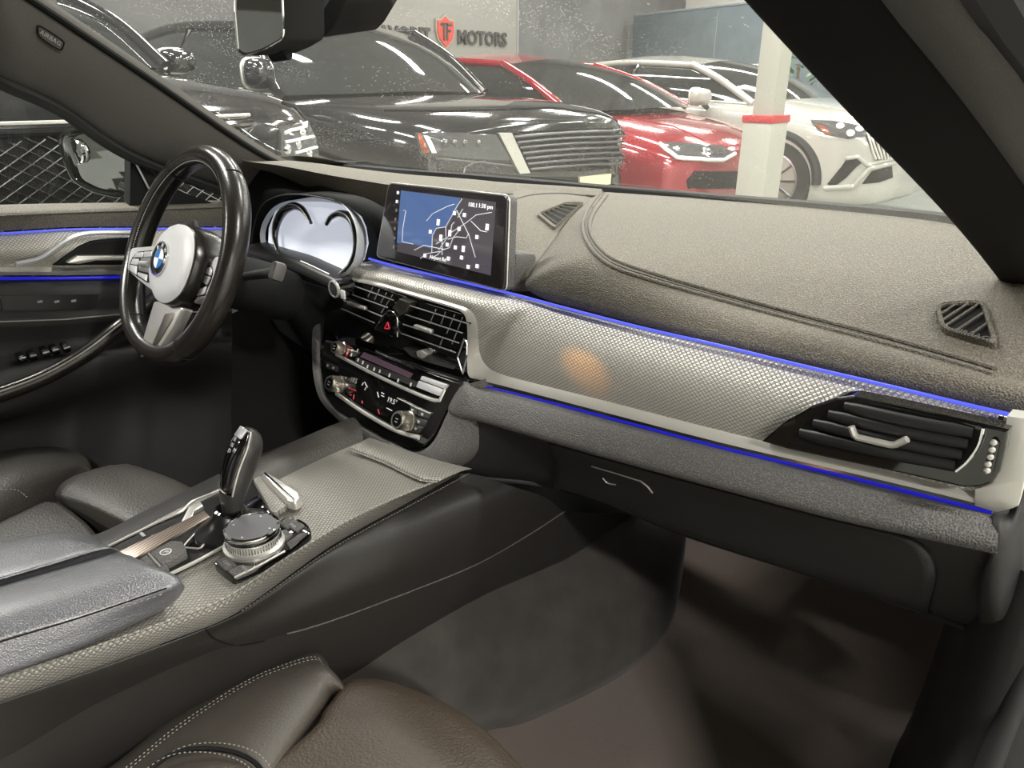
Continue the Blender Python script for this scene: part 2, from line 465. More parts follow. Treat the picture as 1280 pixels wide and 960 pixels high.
# column with its red band
CY = 4.45
a0 = PY(943, 118, CY); a1 = PY(969, 118, CY); cw_ = a1.x - a0.x
ar = PX(984, 118, a1.x); dp = ar.y - CY
b0 = PY(929, 152, CY - .03); b1 = PY(966, 152, CY - .03); zst = b0.z
co = thing('column', 'square white column with a red band between the red car and the white SUV', 'column', (a0.x + cw_ / 2, CY + dp / 2, G))
obj('shaft', box((a0.x + cw_ / 2, CY + dp / 2, (CEIL + .25 + G) / 2), cw_, dp, CEIL + .25 - G, bevel=.01), m_white, co)
obj('sleeve', box(((b0.x + b1.x) / 2, CY + dp / 2, (zst + G) / 2), b1.x - b0.x, dp + .07, zst - G, bevel=.012), m_white, co)
obj('red_band', box(((b0.x + b1.x) / 2, CY + dp / 2, zst + .02), b1.x - b0.x + .012, dp + .085, .05, bevel=.004), mat('red_paint', (.45, .02, .025), .4), co)
# plant behind the white SUV
pl = PY(996, 100, 9.6)
pr_ = thing('potted_plant', 'leafy green potted plant behind the white SUV bonnet', 'plant', (pl.x, pl.y, G))
m_leaf = mat('leaf', (.06, .17, .03), .45); m_pot = mat('pot', (.12, .11, .1), .5)
fp = Fr((pl.x, pl.y, G), (1, 0, 0), (0, 1, 0))
obj('pot', lathe([(.16, 0), (.22, .4), (.24, .42), (.2, .42), (.19, .36)], fp, 20), m_pot, pr_)
obj('stem', tube([V((pl.x, pl.y, G + .3)), V((pl.x + .03, pl.y, G + .9)), V((pl.x, pl.y, pl.z + .2))], .02, 8), mat('stem', (.1, .07, .04), .7), pr_)
bm = bmesh.new()
for i in range(170):
    a = random.uniform(0, 6.28); r0 = random.uniform(.03, .36); z = random.uniform(-.55, .55)
    c = pl + V((math.cos(a) * r0, math.sin(a) * r0, z)); d = V((math.cos(a), math.sin(a), random.uniform(-.3, .9))).normalized() * random.uniform(.12, .2); sd = d.cross(V((0, 0, 1))).normalized() * .03
    vs = [bm.verts.new(p) for p in (c, c + d * .4 + sd, c + d, c + d * .4 - sd)]; bm.faces.new(vs)
obj('foliage', bm, m_leaf, pr_, smooth=False, kind='stuff', normals=False)
# ================================================================ OUR CAR
def nz(v): return V(v).normalized()
# ---- curves of the dashboard that several parts share
XR = .715
blue = [PY(462, 324, .012), PY(490, 332, .01), PY(560, 349, .006), PY(640, 368, .004), PY(700, 384, .002), PY(800, 410, .0), PY(900, 433, .0), PY(1000, 457.5, .0), PY(1100, 481, .0), PY(1200, 505, .0), PY(1277, 523, .0)]
back = [V((-.78, .33, .83)), PZ(400, 207, .825), PZ(500, 217, .82), PZ(570, 222, .815), PZ(640, 228, .81), PZ(755, 238, .806), PZ(900, 250, .806), PZ(1050, 263, .818), PZ(1190, 279, .84), V((.60, .30, .842)), V((.70, .2, .835))]
dash = thing('dashboard', 'grey stitched dashboard with lozenge trim panel running across the car', 'dashboard', (0, .1, .6))
# seam loop and outer edge of the passenger pad
seam = [PZ(757, 240, .806), PZ(743, 258, .810), PZ(734, 276, .812), PZ(734, 292, .811), PZ(745, 312, .806), PZ(768, 330, .796), PZ(820, 348, .786), PY(900, 371, .062), PY(1000, 398, .06), PY(1100, 424, .055), PY(1200, 452, .045), PY(1282, 477, .035)]
outer = [PZ(747, 240, .803), PZ(722, 262, .797), PZ(706, 279, .79), PZ(691, 301, .78), PY(660, 345, .028), PY(665, 366, .01), PY(740, 388, .006), PY(880, 424, .006), PY(1000, 452, .006), PY(1100, 476, .006), PY(1200, 500, .006), PY(1282, 519, .006)]
sc, oc = crv(seam, 90), None
# pair the outer edge with the seam piecewise so that corners stay put
def pairs(P, n): 
    out = []
    for i in range(len(P) - 1): out += [i + k / n for k in range(n)]
    return out + [len(P) - 1]
def atp(P, ts):
    P = [V(p) for p in P]; E = [P[0] * 2 - P[1]] + P + [P[-1] * 2 - P[-2]]; o = []
    for t in ts:
        i = min(int(t), len(P) - 2); q = t - i; a, b, c, d = E[i:i + 4]
        o.append(.5 * ((2 * b) + (c - a) * q + (2 * a - 5 * b + 4 * c - d) * q * q + (3 * b - a - 3 * c + d) * q ** 3))
    return o
ts = pairs(seam, 8)
A_, B_ = atp(outer, ts), atp(seam, ts)
rows = []
for j in range(9):
    t = j / 8
    rows.append([A_[i].lerp(B_[i], t) + V((0, -.012, .010)) * (4 * t * (1 - t)) * max(0, min(1, (ts[i] - 2.6) / 2.2)) for i in range(len(ts))])
rows.insert(0, [p + V((0, .02, -.012)) for p in A_])
o_face = obj('pad_face', grid(rows), M['pad'], dash, angle=180)
# top of the pad inside the seam
left = atp(seam, [4 * k / 24 for k in range(25)])[::-1]
bot = atp(seam, [4 + (len(seam) - 5) * k / 60 for k in range(61)])
top = crv([seam[0], PZ(830, 245, .806), PZ(900, 250, .806), PZ(1050, 263, .818), PZ(1190, 279, .84), V((.59, .36, .842)), V((.66, .26, .838))], 60)
right = crv([bot[-1], V((.70, .1, .80)), top[-1]], 24)
o_top = obj('pad_top', coons(bot, top, left, right, bulge=(0, 0, .006)), M['pad'], dash, angle=180)
bpx = [PIX(p) for p in crv(B_, 120)]
def off_px(P, d):
    out = []
    for i in range(len(P)):
        a, b = P[max(i - 1, 0)], P[min(i + 1, len(P) - 1)]; tx, ty = b[0] - a[0], b[1] - a[1]; l = math.hypot(tx, ty) or 1
        out.append((P[i][0] - ty / l * d, P[i][1] + tx / l * d))
    return out
obj('seam', tube(crv(HP([o_top, o_face], bpx[2:-3:2], .0004), 120), .0009, 6), M['soft'], dash)
for d_ in (4.2, -4.2):
    P = crv(HP([o_top, o_face], off_px(bpx, d_)[3:-3:2], .0006), 120)
    rib = obj('seam_welt', tube(P, .003, 8), M['pad'], dash)
    obj('stitching', stitches([p + V((0, -.0012, .0026)) for p in P], .0052, .0036, .0006), M['stitch'], rib, smooth=False)
# black seal strip along the foot of the windscreen
bk = crv(back, 80)
obj('screen_seal', grid([[p + V((0, -.006, -.004)) for p in bk], [p + V((0, .0, .008)) for p in bk], [p + V((0, .03, .008)) for p in bk], [p + V((0, .09, -.03)) for p in bk]]), M['black'], dash)
# centre cover with the speaker vent
cb = [PY(655, 352, .04), PY(640, 352, .06), PY(580, 330, .10), PY(520, 300, .12)]
ccl = atp(outer, [4 - 4 * k / 16 for k in range(17)])
ctop = crv([PZ(610, 236, .81), PZ(660, 234, .812), PZ(710, 236, .81), ccl[-1]], 20)
cbot = crv([PY(628, 362, .045), PY(642, 358, .038), ccl[0]], 20)
cleft = crv([cbot[0], PY(622, 320, .06), PY(614, 275, .12), ctop[0]], 16)
o_cc = obj('centre_cover', coons(cbot, ctop, cleft, ccl, bulge=(0, -.004, .006)), M['pad'], dash, angle=180)
obj('cover_groove', tube(crv(HP([o_cc, o_face], [(641, 250), (665, 244), (700, 242), (730, 245), (750, 250), (755, 254), (748, 260)], .0005), 30), .0018, 6), M['soft'], dash)
def vent(name, quad, base, nsl, parent, mframe, along=0, t_=.14, hk=1.0):
    P = [HIT(base, x, y, .0)[0] for x, y in quad]
    ctr = sum(P, V((0, 0, 0))) / 4; f = Fr(ctr, P[1] - P[0], P[3] - P[0])
    if f.n.dot(CAM - ctr) < 0: f = Fr(ctr, P[1] - P[0], P[0] - P[3])
    h0 = max(0, (HIT(base, sum(q[0] for q in quad) / 4, sum(q[1] for q in quad) / 4)[0] - ctr).dot(f.n)) * hk + .0015
    P = [p - f.n * (p - ctr).dot(f.n) for p in P]
    r_ = rnd(P, .010, 5); inn = [p.lerp(ctr, t_) for p in r_]
    lift = f.n * (h0 + .004)
    o = obj(name, band([p + lift for p in inn] + [inn[0] + lift], [p + lift for p in r_] + [r_[0] + lift], f.n * -.012, bulge=.0015), mframe, parent)
    obj('well', prism([p + f.n * (h0 + .0005) for p in inn], f.n * -.003), M['black'], o, smooth=False)
    Q = [p.lerp(ctr, t_) for p in P]
    for i in range(nsl):
        t = (i + .5) / nsl
        if along == 2:
            da, db = (Q[0], Q[3], Q[2]), (Q[0], Q[1], Q[2]); t = .12 + .72 * t; w2 = t * 2
            a = da[0].lerp(da[1], w2) if w2 < 1 else da[1].lerp(da[2], w2 - 1)
            b = db[0].lerp(db[1], w2) if w2 < 1 else db[1].lerp(db[2], w2 - 1)
        elif along: a, b = Q[0].lerp(Q[3], t), Q[1].lerp(Q[2], t)
        else: a, b = Q[0].lerp(Q[1], t), Q[3].lerp(Q[2], t)
        obj('slat', tube([a + f.n * (h0 + .003), b + f.n * (h0 + .003)], .0011, 6), mframe, o)
    return o, f, h0
vent('speaker_vent', [(670, 271), (707, 256), (737, 263), (692, 289)], [o_cc], 6, dash, M['pad'], 0, .12, .45)
vo, vf, vh = vent('defroster_vent', [(1168, 384), (1230, 381), (1248, 438), (1176, 417)], [o_top, o_face], 5, dash, M['pad'], 2, .17)
# outlet lettering on the corner vent surround
lp_ = HIT([o_top, o_face], 1212, 426)[0]; lq_ = HIT([o_top, o_face], 1230, 431)[0]
obj('vent_lettering', text('AIRBAG', Fr(lp_ + vf.n * (vh + .005), lq_ - lp_, vf.n.cross(lq_ - lp_)), 0, 0, .010, .0004, .0), M['soft'], vo, smooth=False)
# ---- trim panel, upper light, chrome outline, lower light
tl = [(436, 346), (470, 352), (520, 366), (560, 377), (583, 385), (593, 394), (597, 408), (598, 425), (600, 442), (607, 456), (622, 466), (660, 477), (760, 502), (900, 538), (1050, 574), (1180, 606), (1248, 622)]
tt = [(462, 324), (486, 332), (540, 345), (590, 357), (625, 366), (640, 369), (652, 373), (664, 376), (676, 379), (690, 383), (705, 387), (745, 397), (820, 416), (930, 442), (1060, 473), (1180, 502), (1248, 518)]
def depth_low(x): return -.045 + (0 if x > 620 else (620 - x) / 180 * -.006)
lo3 = [PY(x, y, -.030 if x < 600 else -.022) for x, y in tl]
up3 = [PY(x, y + 2, .004) for x, y in tt]
ts2 = pairs(tl, 6)
Lc, Uc = atp(lo3, ts2), atp(up3, ts2)
rows = []
for j in range(9):
    t = j / 8; rows.append([Lc[i].lerp(Uc[i], t) + V((0, -.012, .004)) * (4 * t * (1 - t)) for i in range(len(ts2))])
rows.append([p + V((0, .012, 0)) for p in Uc])
o_trim = obj('trim_panel', grid(rows), M['trim'], dash, angle=180)
obj('upper_light_strip', tube(crv([p + V((0, -.001, .0012)) for p in blue], 70), .0021, 8), M['blue'], dash)
ol = [(433, 350), (468, 357), (518, 371), (558, 383), (575, 389), (582, 397), (584, 412), (584, 432), (584, 452), (586, 470), (600, 475), (655, 489), (758, 516), (900, 553), (1050, 588), (1180, 619), (1246, 636)]
ol3 = [PY(x, y, -.034 if x < 590 else -.027) for x, y in ol]
Oc = atp(ol3, ts2)
obj('chrome_outline', band(Lc, Oc, V((0, .012, 0)), bulge=.002), M['outline'], dash)
# silver end plate beside the passenger vent
ep = [(1259, 520), (1281, 523), (1281, 600), (1273, 634), (1246, 641), (1218, 633), (1218, 611), (1225, 610), (1240, 604), (1247, 590), (1253, 552)]
obj('end_plate', prism([PY(x, y, -.028) for x, y in ep], V((0, .02, 0)), bevel=.0012), M['outline'], dash)
# lower light line
ll = [(600, 482), (660, 496), (760, 522), (900, 559), (1050, 594), (1165, 622), (1240, 641)]
obj('lower_light_strip', tube(crv([PY(x, y, -.0245) for x, y in ll], 60), .0019, 8), M['bluedim'], dash)
# ---- lower dash: soft fascia rolling under into the glovebox
f0 = [(588, 475), (604, 480), (660, 494), (760, 521), (900, 558), (1050, 594), (1180, 626), (1247, 643)]
r0 = [PY(x, y, -.018) for x, y in f0]
ebx = [(566, 508), (598, 520), (660, 538), (760, 566), (900, 603), (1050, 641), (1180, 668), (1247, 682)]
r2 = [PY(x, y, -.062) for x, y in ebx]; r2[0] = PY(563, 512, -.062)
r1 = [a.lerp(b, .45) + V((0, -.006, .010)) for a, b in zip(r0, r2)]; r1[0] = PY(583, 484, -.050)
r2b = [p + V((0, .006, -.012)) for p in r2]; r2c = [p + V((0, .022, -.020)) for p in r2]
bt = [(545, 583), (600, 590), (680, 603), (760, 625), (860, 664), (1000, 708), (1130, 750), (1226, 785)]
r5 = [PY(x, y, .055) for x, y in bt]
r5[0] = PY(545, 583, -.06); r5[1] = PY(600, 594, -.02)
r4 = [a.lerp(b, .85) + V((0, -.012, .0)) for a, b in zip(r2c, r5)]
r3 = [a.lerp(b, .45) + V((0, -.004, .0)) for a, b in zip(r2c, r5)]
r6 = [p + V((0, .03, -.004)) for p in r5]; r7 = [p + V((0, .42, .03)) for p in r5]
NR = cat([r0, r1, r2, r2b, r2c, r3, r4, r5, r6, r7], 4)
NR = [[r[0] + V((-.05, .035, 0))] + r for r in NR]
NC = [crv(r, 54) for r in NR]
obj('upper_fascia', grid(NC[:16]), M['soft'], dash, angle=180)
o_fas = obj('lower_fascia', grid(NC[15:]), M['plastic'], dash, angle=180)
# side end of the dash towards the door
e = [PY(1247, 645, -.045), PY(1281, 606, -.04), PY(1281, 520, -.02), V((.735, .3, .80)), V((.76, .35, .45)), PY(1283, 798, .0), PY(1226, 785, .03)]
eb = coons(crv([PY(1226, 785, .012), PY(1252, 792, .0), PY(1284, 800, .02)], 8), crv([PY(1246, 641, -.04), PY(1262, 641, -.03), PY(1284, 606, -.02)], 8), crv([PY(1226, 785, .012), PY(1222, 735, -.02), PY(1247, 672, -.055), PY(1246, 641, -.04)], 16), crv([PY(1284, 800, .02), PY(1284, 700, .0), PY(1284, 606, -.02)], 16), bulge=(0, -.01, 0))
obj('dash_end', eb, M['plastic'], dash, angle=180, solid=.01)
# glovebox lid seam, latch and finger recess
gb = HP(o_fas, [(1178, 684), (1196, 690), (1209, 706), (1216, 740), (1219, 776)], .0012)
J0, J1, I0, I1 = 16, 28, 17, 51
def frac_row(r, e):
    k = min(int(e), len(r) - 2); return r[I0:k + 1] + [r[k].lerp(r[k + 1], e - k)]
lrows = []; ends = []
for j in range(J0 * 4, J1 * 4 + 1):
    q = j / 4; a = NC[int(q)]; b_ = NC[min(int(q) + 1, J1)]; r = [p.lerp(c, q - int(q)) for p, c in zip(a, b_)]
    t = max(0, 1 - (q - J0) / 4.5); e = I1 - 3.2 * (1 - math.sqrt(max(0, 1 - t * t)))
    fr_ = [p + V((0, -.0016, -.0004)) for p in frac_row(r, e)]
    lrows.append(resample(fr_, 40)); ends.append(fr_[-1])
gl = obj('glovebox_lid', grid(lrows), M['plastic'], dash, angle=180, solid=.003)
obj('lid_seam', tube(resample(lrows[0][28:] + ends[1:], 60), .0015, 6), M['black'], gl)
lat = [(742, 579), (804, 597), (822, 613), (812, 614), (765, 603)]
obj('latch', drape(o_fas, lat, .0042, .004), M['plastic'], gl, smooth=False)
obj('latch_edge', tube(HP(o_fas, [(742, 579), (770, 587), (803, 597), (812, 604), (818, 612)], .0055), .0011, 6), M['satin'], gl)
obj('latch_keyhole', tube(crv(HP(o_fas, [(756, 594), (762, 600), (772, 602)], .0055), 8), .0009, 6), M['satin'], gl)
# ---- passenger side air vent
PV = Fr(PY(1110, 545, -.026), (1, 0, 0), (0, -.05, 1))
def ppx(fr, pts, w=0): return [fr.at(x, y, w) for x, y in pts]
vo_ = [(951, 552), (980, 527), (1013, 508), (1045, 497), (1067, 495), (1147, 512), (1213, 527), (1261, 538), (1257, 562), (1250, 590), (1240, 605), (1226, 609), (1205, 610), (1130, 593), (1050, 576), (985, 562)]
pv = obj('passenger_vent', prism(ppx(PV, vo_, .013), V((0, .02, 0)), bevel=.0025), M['gloss'], dash, smooth=False)
wl = [(985, 553), (1010, 525), (1050, 505), (1070, 503), (1150, 521), (1226, 538), (1222, 558), (1206, 580), (1194, 590), (1110, 575), (1040, 562)]
obj('well', prism(ppx(PV, wl, .0135), V((0, .008, 0))), M['black'], pv, smooth=False)
for (a, b) in (((1056, 508), (1216, 541)), ((1036, 518), (1210, 555)), ((1017, 529), (1203, 569)), ((1000, 541), (1194, 582))):
    p, q = PV.at(*a, .0145), PV.at(*b, .0145)
    obj('slat', tube([p.lerp(q, k / 8) + PV.n * (.003 * math.sin(math.pi * k / 8)) for k in range(9)], [.0048] + [.0062] * 7 + [.0048], 12, flat=.6, up=PV.n), M['vane'], pv)
obj('slider_tab', tube(lin([PV.at(*p, .028) for p in [(1064, 533), (1069, 546), (1117, 557), (1134, 549)]], 14), .0042, 8, flat=.8), M['satin'], pv)
obj('divider', tube(crv([PV.at(*p, .018) for p in [(1229, 535), (1223, 557), (1209, 577), (1195, 589)]], 14), .0016, 6), M['chrome'], pv)
tw = obj('thumbwheel', prism(rnd(ppx(PV, [(1231, 589), (1238, 548), (1250, 552), (1241, 592)], .016), .004), V((0, .01, 0)), bevel=.002), M['gloss'], pv)
for x, y in [(1241, 553), (1239, 562), (1237, 571), (1234, 580), (1233, 588)]:
    obj('stud', lathe([(.0001, .004), (.0022, .003), (.003, 0)], Fr(PV.at(x + 1, y, .0162), (1, 0, 0), (0, 0, 1)), 10), M['satin'], tw)
# ================================================================ centre control stack (vents above, radio and climate below)
stk = thing('control_stack', 'gloss black centre stack with air vents, radio row and climate knobs', 'control panel', (-.1, -.05, .5))
K1 = Fr(PY(510, 420, -.028), (1, 0, 0), (0, 0, 1))
obj('vent_backing', prism(ppx(K1, [(430, 349), (470, 357), (520, 371), (575, 389), (584, 404), (585, 471), (565, 480), (403, 428), (408, 380)]), V((0, .02, 0))), M['gloss'], stk, smooth=False)
def c1(u, v): return (390 + u / 6, 330 + v / 6)
for nm, top_, ends, vanes in (('air_vent', 0, [((320, 160), (620, 270)), ((275, 215), (575, 325)), ((245, 270), (535, 392)), ((230, 333), (478, 440))], [(455, 175, 420, 245), (505, 190, 470, 265), (560, 215, 510, 300), (605, 230, 520, 365)]),
                              ('air_vent', 0, [((735, 308), (1180, 446)), ((712, 377), (1135, 515)), ((690, 448), (1110, 590)), ((670, 515), (1085, 662))], [(930, 340, 880, 450), (1000, 360, 960, 470), (1070, 380, 1010, 520), (1130, 400, 1050, 600), (980, 560, 950, 630)])):
    fr_ = K1
    q = [c1(*ends[0][0]), c1(*ends[0][1]), c1(*ends[3][1]), c1(*ends[3][0])]
    ctr = (sum(p[0] for p in q) / 4, sum(p[1] for p in q) / 4)
    q = [(ctr[0] + (p[0] - ctr[0]) * 1.06, ctr[1] + (p[1] - ctr[1]) * 1.35) for p in q]
    v_ = obj(nm, prism(ppx(K1, q, .001), V((0, .002, 0))), M['black'], stk, smooth=False)
    for a, b in ends:
        p1, p2 = K1.at(*c1(*a), .010), K1.at(*c1(*b), .010)
        f = Fr((p1 + p2) / 2, p2 - p1, V((0, -.9, .2)))
        s = obj('slat', box((0, -.005, 0), (p2 - p1).length, .012, .0022, fr=f, bevel=.0008), M['gloss'], v_)
        s2 = join(None, box((0, .0025, .0004), (p2 - p1).length, .0012, .0016, fr=f))
        obj('slat_edge', s2, M['satin'], v_)
    for a in vanes:
        obj('vane', tube([K1.at(*c1(a[0], a[1]), .004), K1.at(*c1(a[2], a[3]), .004)], .0009, 6), M['grey_print'], v_)
    tb = ((780, 462), (910, 505)) if ends[0][0][0] > 500 else ((283, 288), (412, 332))
    p1, p2 = K1.at(*c1(*tb[0]), .013), K1.at(*c1(*tb[1]), .013); f = Fr((p1 + p2) / 2, p2 - p1, (0, 0, 1))
    obj('slider_tab', box((0, 0, .002), (p2 - p1).length, .006, .008, fr=f, bevel=.002), M['satin'], v_)
# hazard pod
hz = obj('hazard_switch', prism(rnd(ppx(K1, [c1(*p) for p in [(470, 492), (535, 385), (590, 352), (640, 395), (645, 545), (600, 548), (500, 505)]], .020), .004), V((0, .022, 0)), bevel=.002), M['gloss'], stk)
obj('pod_outline', tube(crv([K1.at(*c1(*p), .021) for p in [(470, 490), (500, 440), (540, 382), (590, 353), (635, 395), (642, 470), (640, 545)]], 30), .0011, 6), M['chrome'], hz)
obj('warning_triangle', tube(lin([K1.at(*c1(*p), .0215) for p in [(545, 482), (568, 435), (580, 488), (545, 482)]], 12), .0012, 6), M['red_lit'], hz)
obj('pod_cap', prism(ppx(K1, [c1(*p) for p in [(600, 330), (650, 262), (735, 292), (705, 360), (655, 388)]], .016), V((0, .018, 0)), bevel=.001), mat('dark_metal', (.14, .13, .11), .3, .8), stk, smooth=False)
obj('vent_side_frame', tube(lin([K1.at(*c1(*p), .014) for p in [(1092, 702), (1142, 560), (1162, 585), (1160, 700), (1132, 824), (1092, 702)]], 24), .0014, 6), M['chrome'], stk)
obj('temperature_wheel', prism(rnd(ppx(K1, [c1(*p) for p in [(780, 655), (820, 645), (865, 680), (825, 712), (785, 690)]], .012), .003), V((0, .012, 0)), bevel=.001), M['satin'], stk)
obj('lower_ledge', prism(ppx(K1, [c1(*p) for p in [(680, 630), (770, 650), (880, 700), (1080, 770), (1060, 790), (860, 735), (740, 690)]], .008), V((0, .01, 0))), mat('smoke_plastic', (.05, .048, .042), .25), stk, smooth=False)
# ---- K2: reclined lower panel
T2 = math.radians(24)
K2 = Fr(K1.at(500, 447, .012), (1, 0, 0), (0, math.sin(T2), math.cos(T2)))
def c2(u, v): return (390 + u / 6, 440 + v / 6)
pn2 = [(405, 424), (440, 431), (585, 474), (583, 480), (560, 507), (541, 545), (528, 559), (512, 560), (480, 548), (420, 513), (406, 495), (400, 460)]
obj('control_panel', prism(rnd(ppx(K2, pn2), .008), K2.n * -.03, bevel=.003), M['gloss'], stk)
def strip(name, pts, r, m, w=.002, flat=1.0, par=None): return obj(name, tube(crv([K2.at(*p, w) for p in pts], 30), r, 8, flat=flat, up=K2.n), m, par or stk)
strip('upper_chrome_bar', [c2(480, -5), c2(600, 45), c2(780, 105), c2(950, 170), c2(1140, 235)], .0035, M['chrome'], .003, .6)
strip('middle_chrome_bar', [(420, 443), (450, 459), (480, 474), (515, 490), (545, 501), (551, 497), (556, 486)], .003, M['satin'], .003, .6)
strip('lower_chrome_bar', [(420, 492), (440, 506), (463, 521), (486, 534), (505, 542), (524, 547)], .0038, M['satin'], .003, .6)
rd = obj('radio_display', prism(ppx(K2, [(455, 440), (516, 467), (512, 473), (450, 446)], .001), K2.n * -.001), mat('display_violet', (.03, .02, .025), .15, emit=(.35, .2, .26), estr=.16), stk, smooth=False)
bm = None
for u, v in [(268, 10), (300, 20), (345, -10), (350, 60), (385, 80), (420, 110), (470, 130), (512, 145), (585, 175), (650, 215), (745, 245)]:
    x, y = c2(u, v); k = K2.uv(x, y); bm = box((k[0], k[1], .0012), .0035, .006, .0006, fr=K2, bm=bm)
obj('radio_markings', bm, M['white_print'], stk, smooth=False)
for q in ([(822, 178), (1012, 247), (990, 275), (808, 208)], [(800, 214), (982, 283), (950, 330), (778, 262)]):
    obj('silver_key', prism(rnd(ppx(K2, [c2(*p) for p in q], .005), .002), K2.n * -.006, bevel=.0008), M['silver'], stk)
obj('radio_key_row', prism(ppx(K2, [c2(*p) for p in [(330, 40), (790, 225), (775, 265), (320, 85)]], .0008), K2.n * -.001), M['plastic'], stk, smooth=False)
def knob(name, bx, by, r, h, par=stk):
    f = Fr(K2.at(bx, by), K2.ux, K2.uy)
    o = obj(name, lathe([(r * 1.12, 0), (r * 1.12, .004), (r, .005), (r * .97, h - .003), (r * .9, h), (r * .72, h), (r * .70, h - .0015)], f, 36), M['knob'], par)
    bm = None
    for i in range(24):
        a = i * math.pi / 12; bm = tube([f.p(r * 1.0 * math.cos(a), r * math.sin(a), .008), f.p(r * .975 * math.cos(a), r * .975 * math.sin(a), h - .004)], .0007, 5, bm=bm)
    obj('ribs', bm, M['knob'], o)
    obj('cap', lathe([(.0001, h + .0002), (r * .68, h), (r * .7, h - .002)], f, 24), M['gloss'], o)
    obj('cap_marking', box((0, .002, h + .0004), .006, .0012, .0004, fr=f, bm=box((0, -.003, h + .0004), .006, .0012, .0004, fr=f)), M['grey_print'], o, smooth=False)
    return o
kv = knob('volume_knob', 429, 436, .0115, .020)
f = Fr(K2.at(431, 437), K2.ux, K2.uy)
obj('red_arc', tube([f.p(.0140 * math.cos(a * .1), .0140 * math.sin(a * .1), .001) for a in range(-14, 9)], .0006, 6), M['red_lit'], kv)
knob('temperature_knob', 426, 481, .0145, .026)
knob('temperature_knob', 512, 527, .0155, .028)
dsp = obj('climate_display', prism(ppx(K2, [c2(*p) for p in [(265, 185), (390, 215), (640, 335), (760, 420), (650, 440), (560, 490), (470, 450), (270, 330), (245, 250)]], .0008), K2.n * -.001), M['gloss'], stk, smooth=False)
u, v = K2.uv(*c2(605, 370)); obj('temperature_reading', text('19.5°', K2, u, v, .0125, .0003, .0014), M['white_print'], dsp, smooth=False)
u, v = K2.uv(*c2(318, 215)); obj('temperature_reading', text('19.5', K2, u, v, .0115, .0003, .0014), M['grey_print'], dsp, smooth=False)
bm = None
for a, b in (((385, 230), (375, 250)), ((405, 265), (395, 285)), ((395, 225), (415, 265)), ((490, 300), (500, 340)), ((520, 305), (540, 315)), ((520, 325), (540, 335)), ((560, 420), (600, 440))):
    bm = tube([K2.at(*c2(*a), .0014), K2.at(*c2(*b), .0014)], .0008, 5, bm=bm)
obj('airflow_symbols', bm, M['white_print'], dsp, smooth=False)
bm = None
for a, b in (((275, 268), (330, 292)), ((315, 320), (310, 355)), ((375, 365), (378, 385)), ((495, 430), (505, 465)), ((285, 320), (295, 325))):
    bm = tube([K2.at(*c2(*a), .0014), K2.at(*c2(*b), .0014)], .0009, 5, bm=bm)
obj('heating_symbols', bm, M['red_lit'], dsp, smooth=False)
for q in ([(735, 405), (790, 428), (785, 470), (735, 450)], [(795, 430), (888, 465), (870, 505), (790, 475)], [(760, 490), (862, 512), (845, 555), (765, 540)], [(765, 548), (840, 560), (800, 610), (740, 595)], [(100, 70), (150, 88), (150, 135), (105, 120)], [(155, 90), (185, 110), (182, 150), (153, 138)]):
    ko = obj('climate_key', prism(rnd(ppx(K2, [c2(*p) for p in q], .0025), .0015), K2.n * -.003, bevel=.0006), M['plastic'], stk)
    cx, cy = sum(p[0] for p in q) / 4, sum(p[1] for p in q) / 4; u, v = K2.uv(*c2(cx, cy))
    obj('key_marking', box((u, v + .0012, .0028), .006, .0011, .0004, fr=K2, bm=box((u, v - .001, .0028), .0045, .001, .0004, fr=K2)), M['white_print'], ko, smooth=False)
strip('key_chrome_line', [c2(640, 345), c2(740, 395), c2(800, 425), c2(890, 462)], .0009, M['satin'], .003)
# grey surround of the stack
so = [(396, 425), (397, 455), (401, 482), (411, 505), (440, 528), (475, 549), (510, 565), (524, 566), (536, 559), (546, 546), (562, 512), (576, 492), (586, 480)]
in3 = [K2.at(*p, -.002) for p in so]
ctr = sum(in3, V((0, 0, 0))) / len(in3)
o1 = [p + (p - ctr).normalized() * .012 + V((0, .001, 0)) for p in in3]
o2 = [p + (p - ctr).normalized() * .040 + V((0, .012, 0)) for p in in3]
o3 = [p + (p - ctr).normalized() * .058 + V((0, .05, 0)) for p in in3]
o4 = [p + (p - ctr).normalized() * .064 + V((0, .20, 0)) for p in in3]
ii = [p + (ctr - p).normalized() * .004 + K2.n * -.004 for p in in3]
obj('surround', grid([crv(r, 60) for r in cat([ii, in3, o1, o2, o3, o4], 3)]), M['soft'], stk, angle=180)
# ================================================================ centre screen
dsp = thing('centre_display', 'tablet-style dashboard screen showing a road map', 'screen', (-.07, .02, .73))
st, sy_ = math.radians(10), math.radians(2.5)
SF = Fr((-.076, 0, .80), (math.cos(sy_), math.sin(sy_), 0), (-math.sin(sy_) * math.sin(st), math.cos(sy_) * math.sin(st), math.cos(st)))
m_bez = mat('screen_glass', (.030, .026, .029), .12, coat=1)
fp_ = [(486, 229), (634, 245), (630, 363), (470, 320)]
F3 = rnd(ppx(SF, fp_), .010, 5)
obj('glass_face', prism(F3, SF.n * -.004, bevel=.001), m_bez, dsp)
hs = [SF.o + (p - SF.o) * 1.016 - SF.n * .004 for p in F3]
obj('housing', prism(hs, SF.n * -.016, bevel=.004), M['soft'], dsp)
obj('rim_edge', tube([p + SF.n * .0005 for p in hs] + [hs[0] + SF.n * .0005], .0012, 6), M['satin'], dsp)
obj('stand', box((.03, -.04, -.05), .2, .06, .05, fr=SF, bevel=.008), M['soft'], dsp)
def c4(u, v): return (480 + u / 6.618, 225 + v / 6.618)
m_land = mat('map_land', (.02, .02, .022), .15, coat=1, emit=(.10, .088, .10), estr=.75)
m_water = mat('map_water', (.02, .03, .05), .15, coat=1, emit=(.085, .15, .34), estr=1.0)
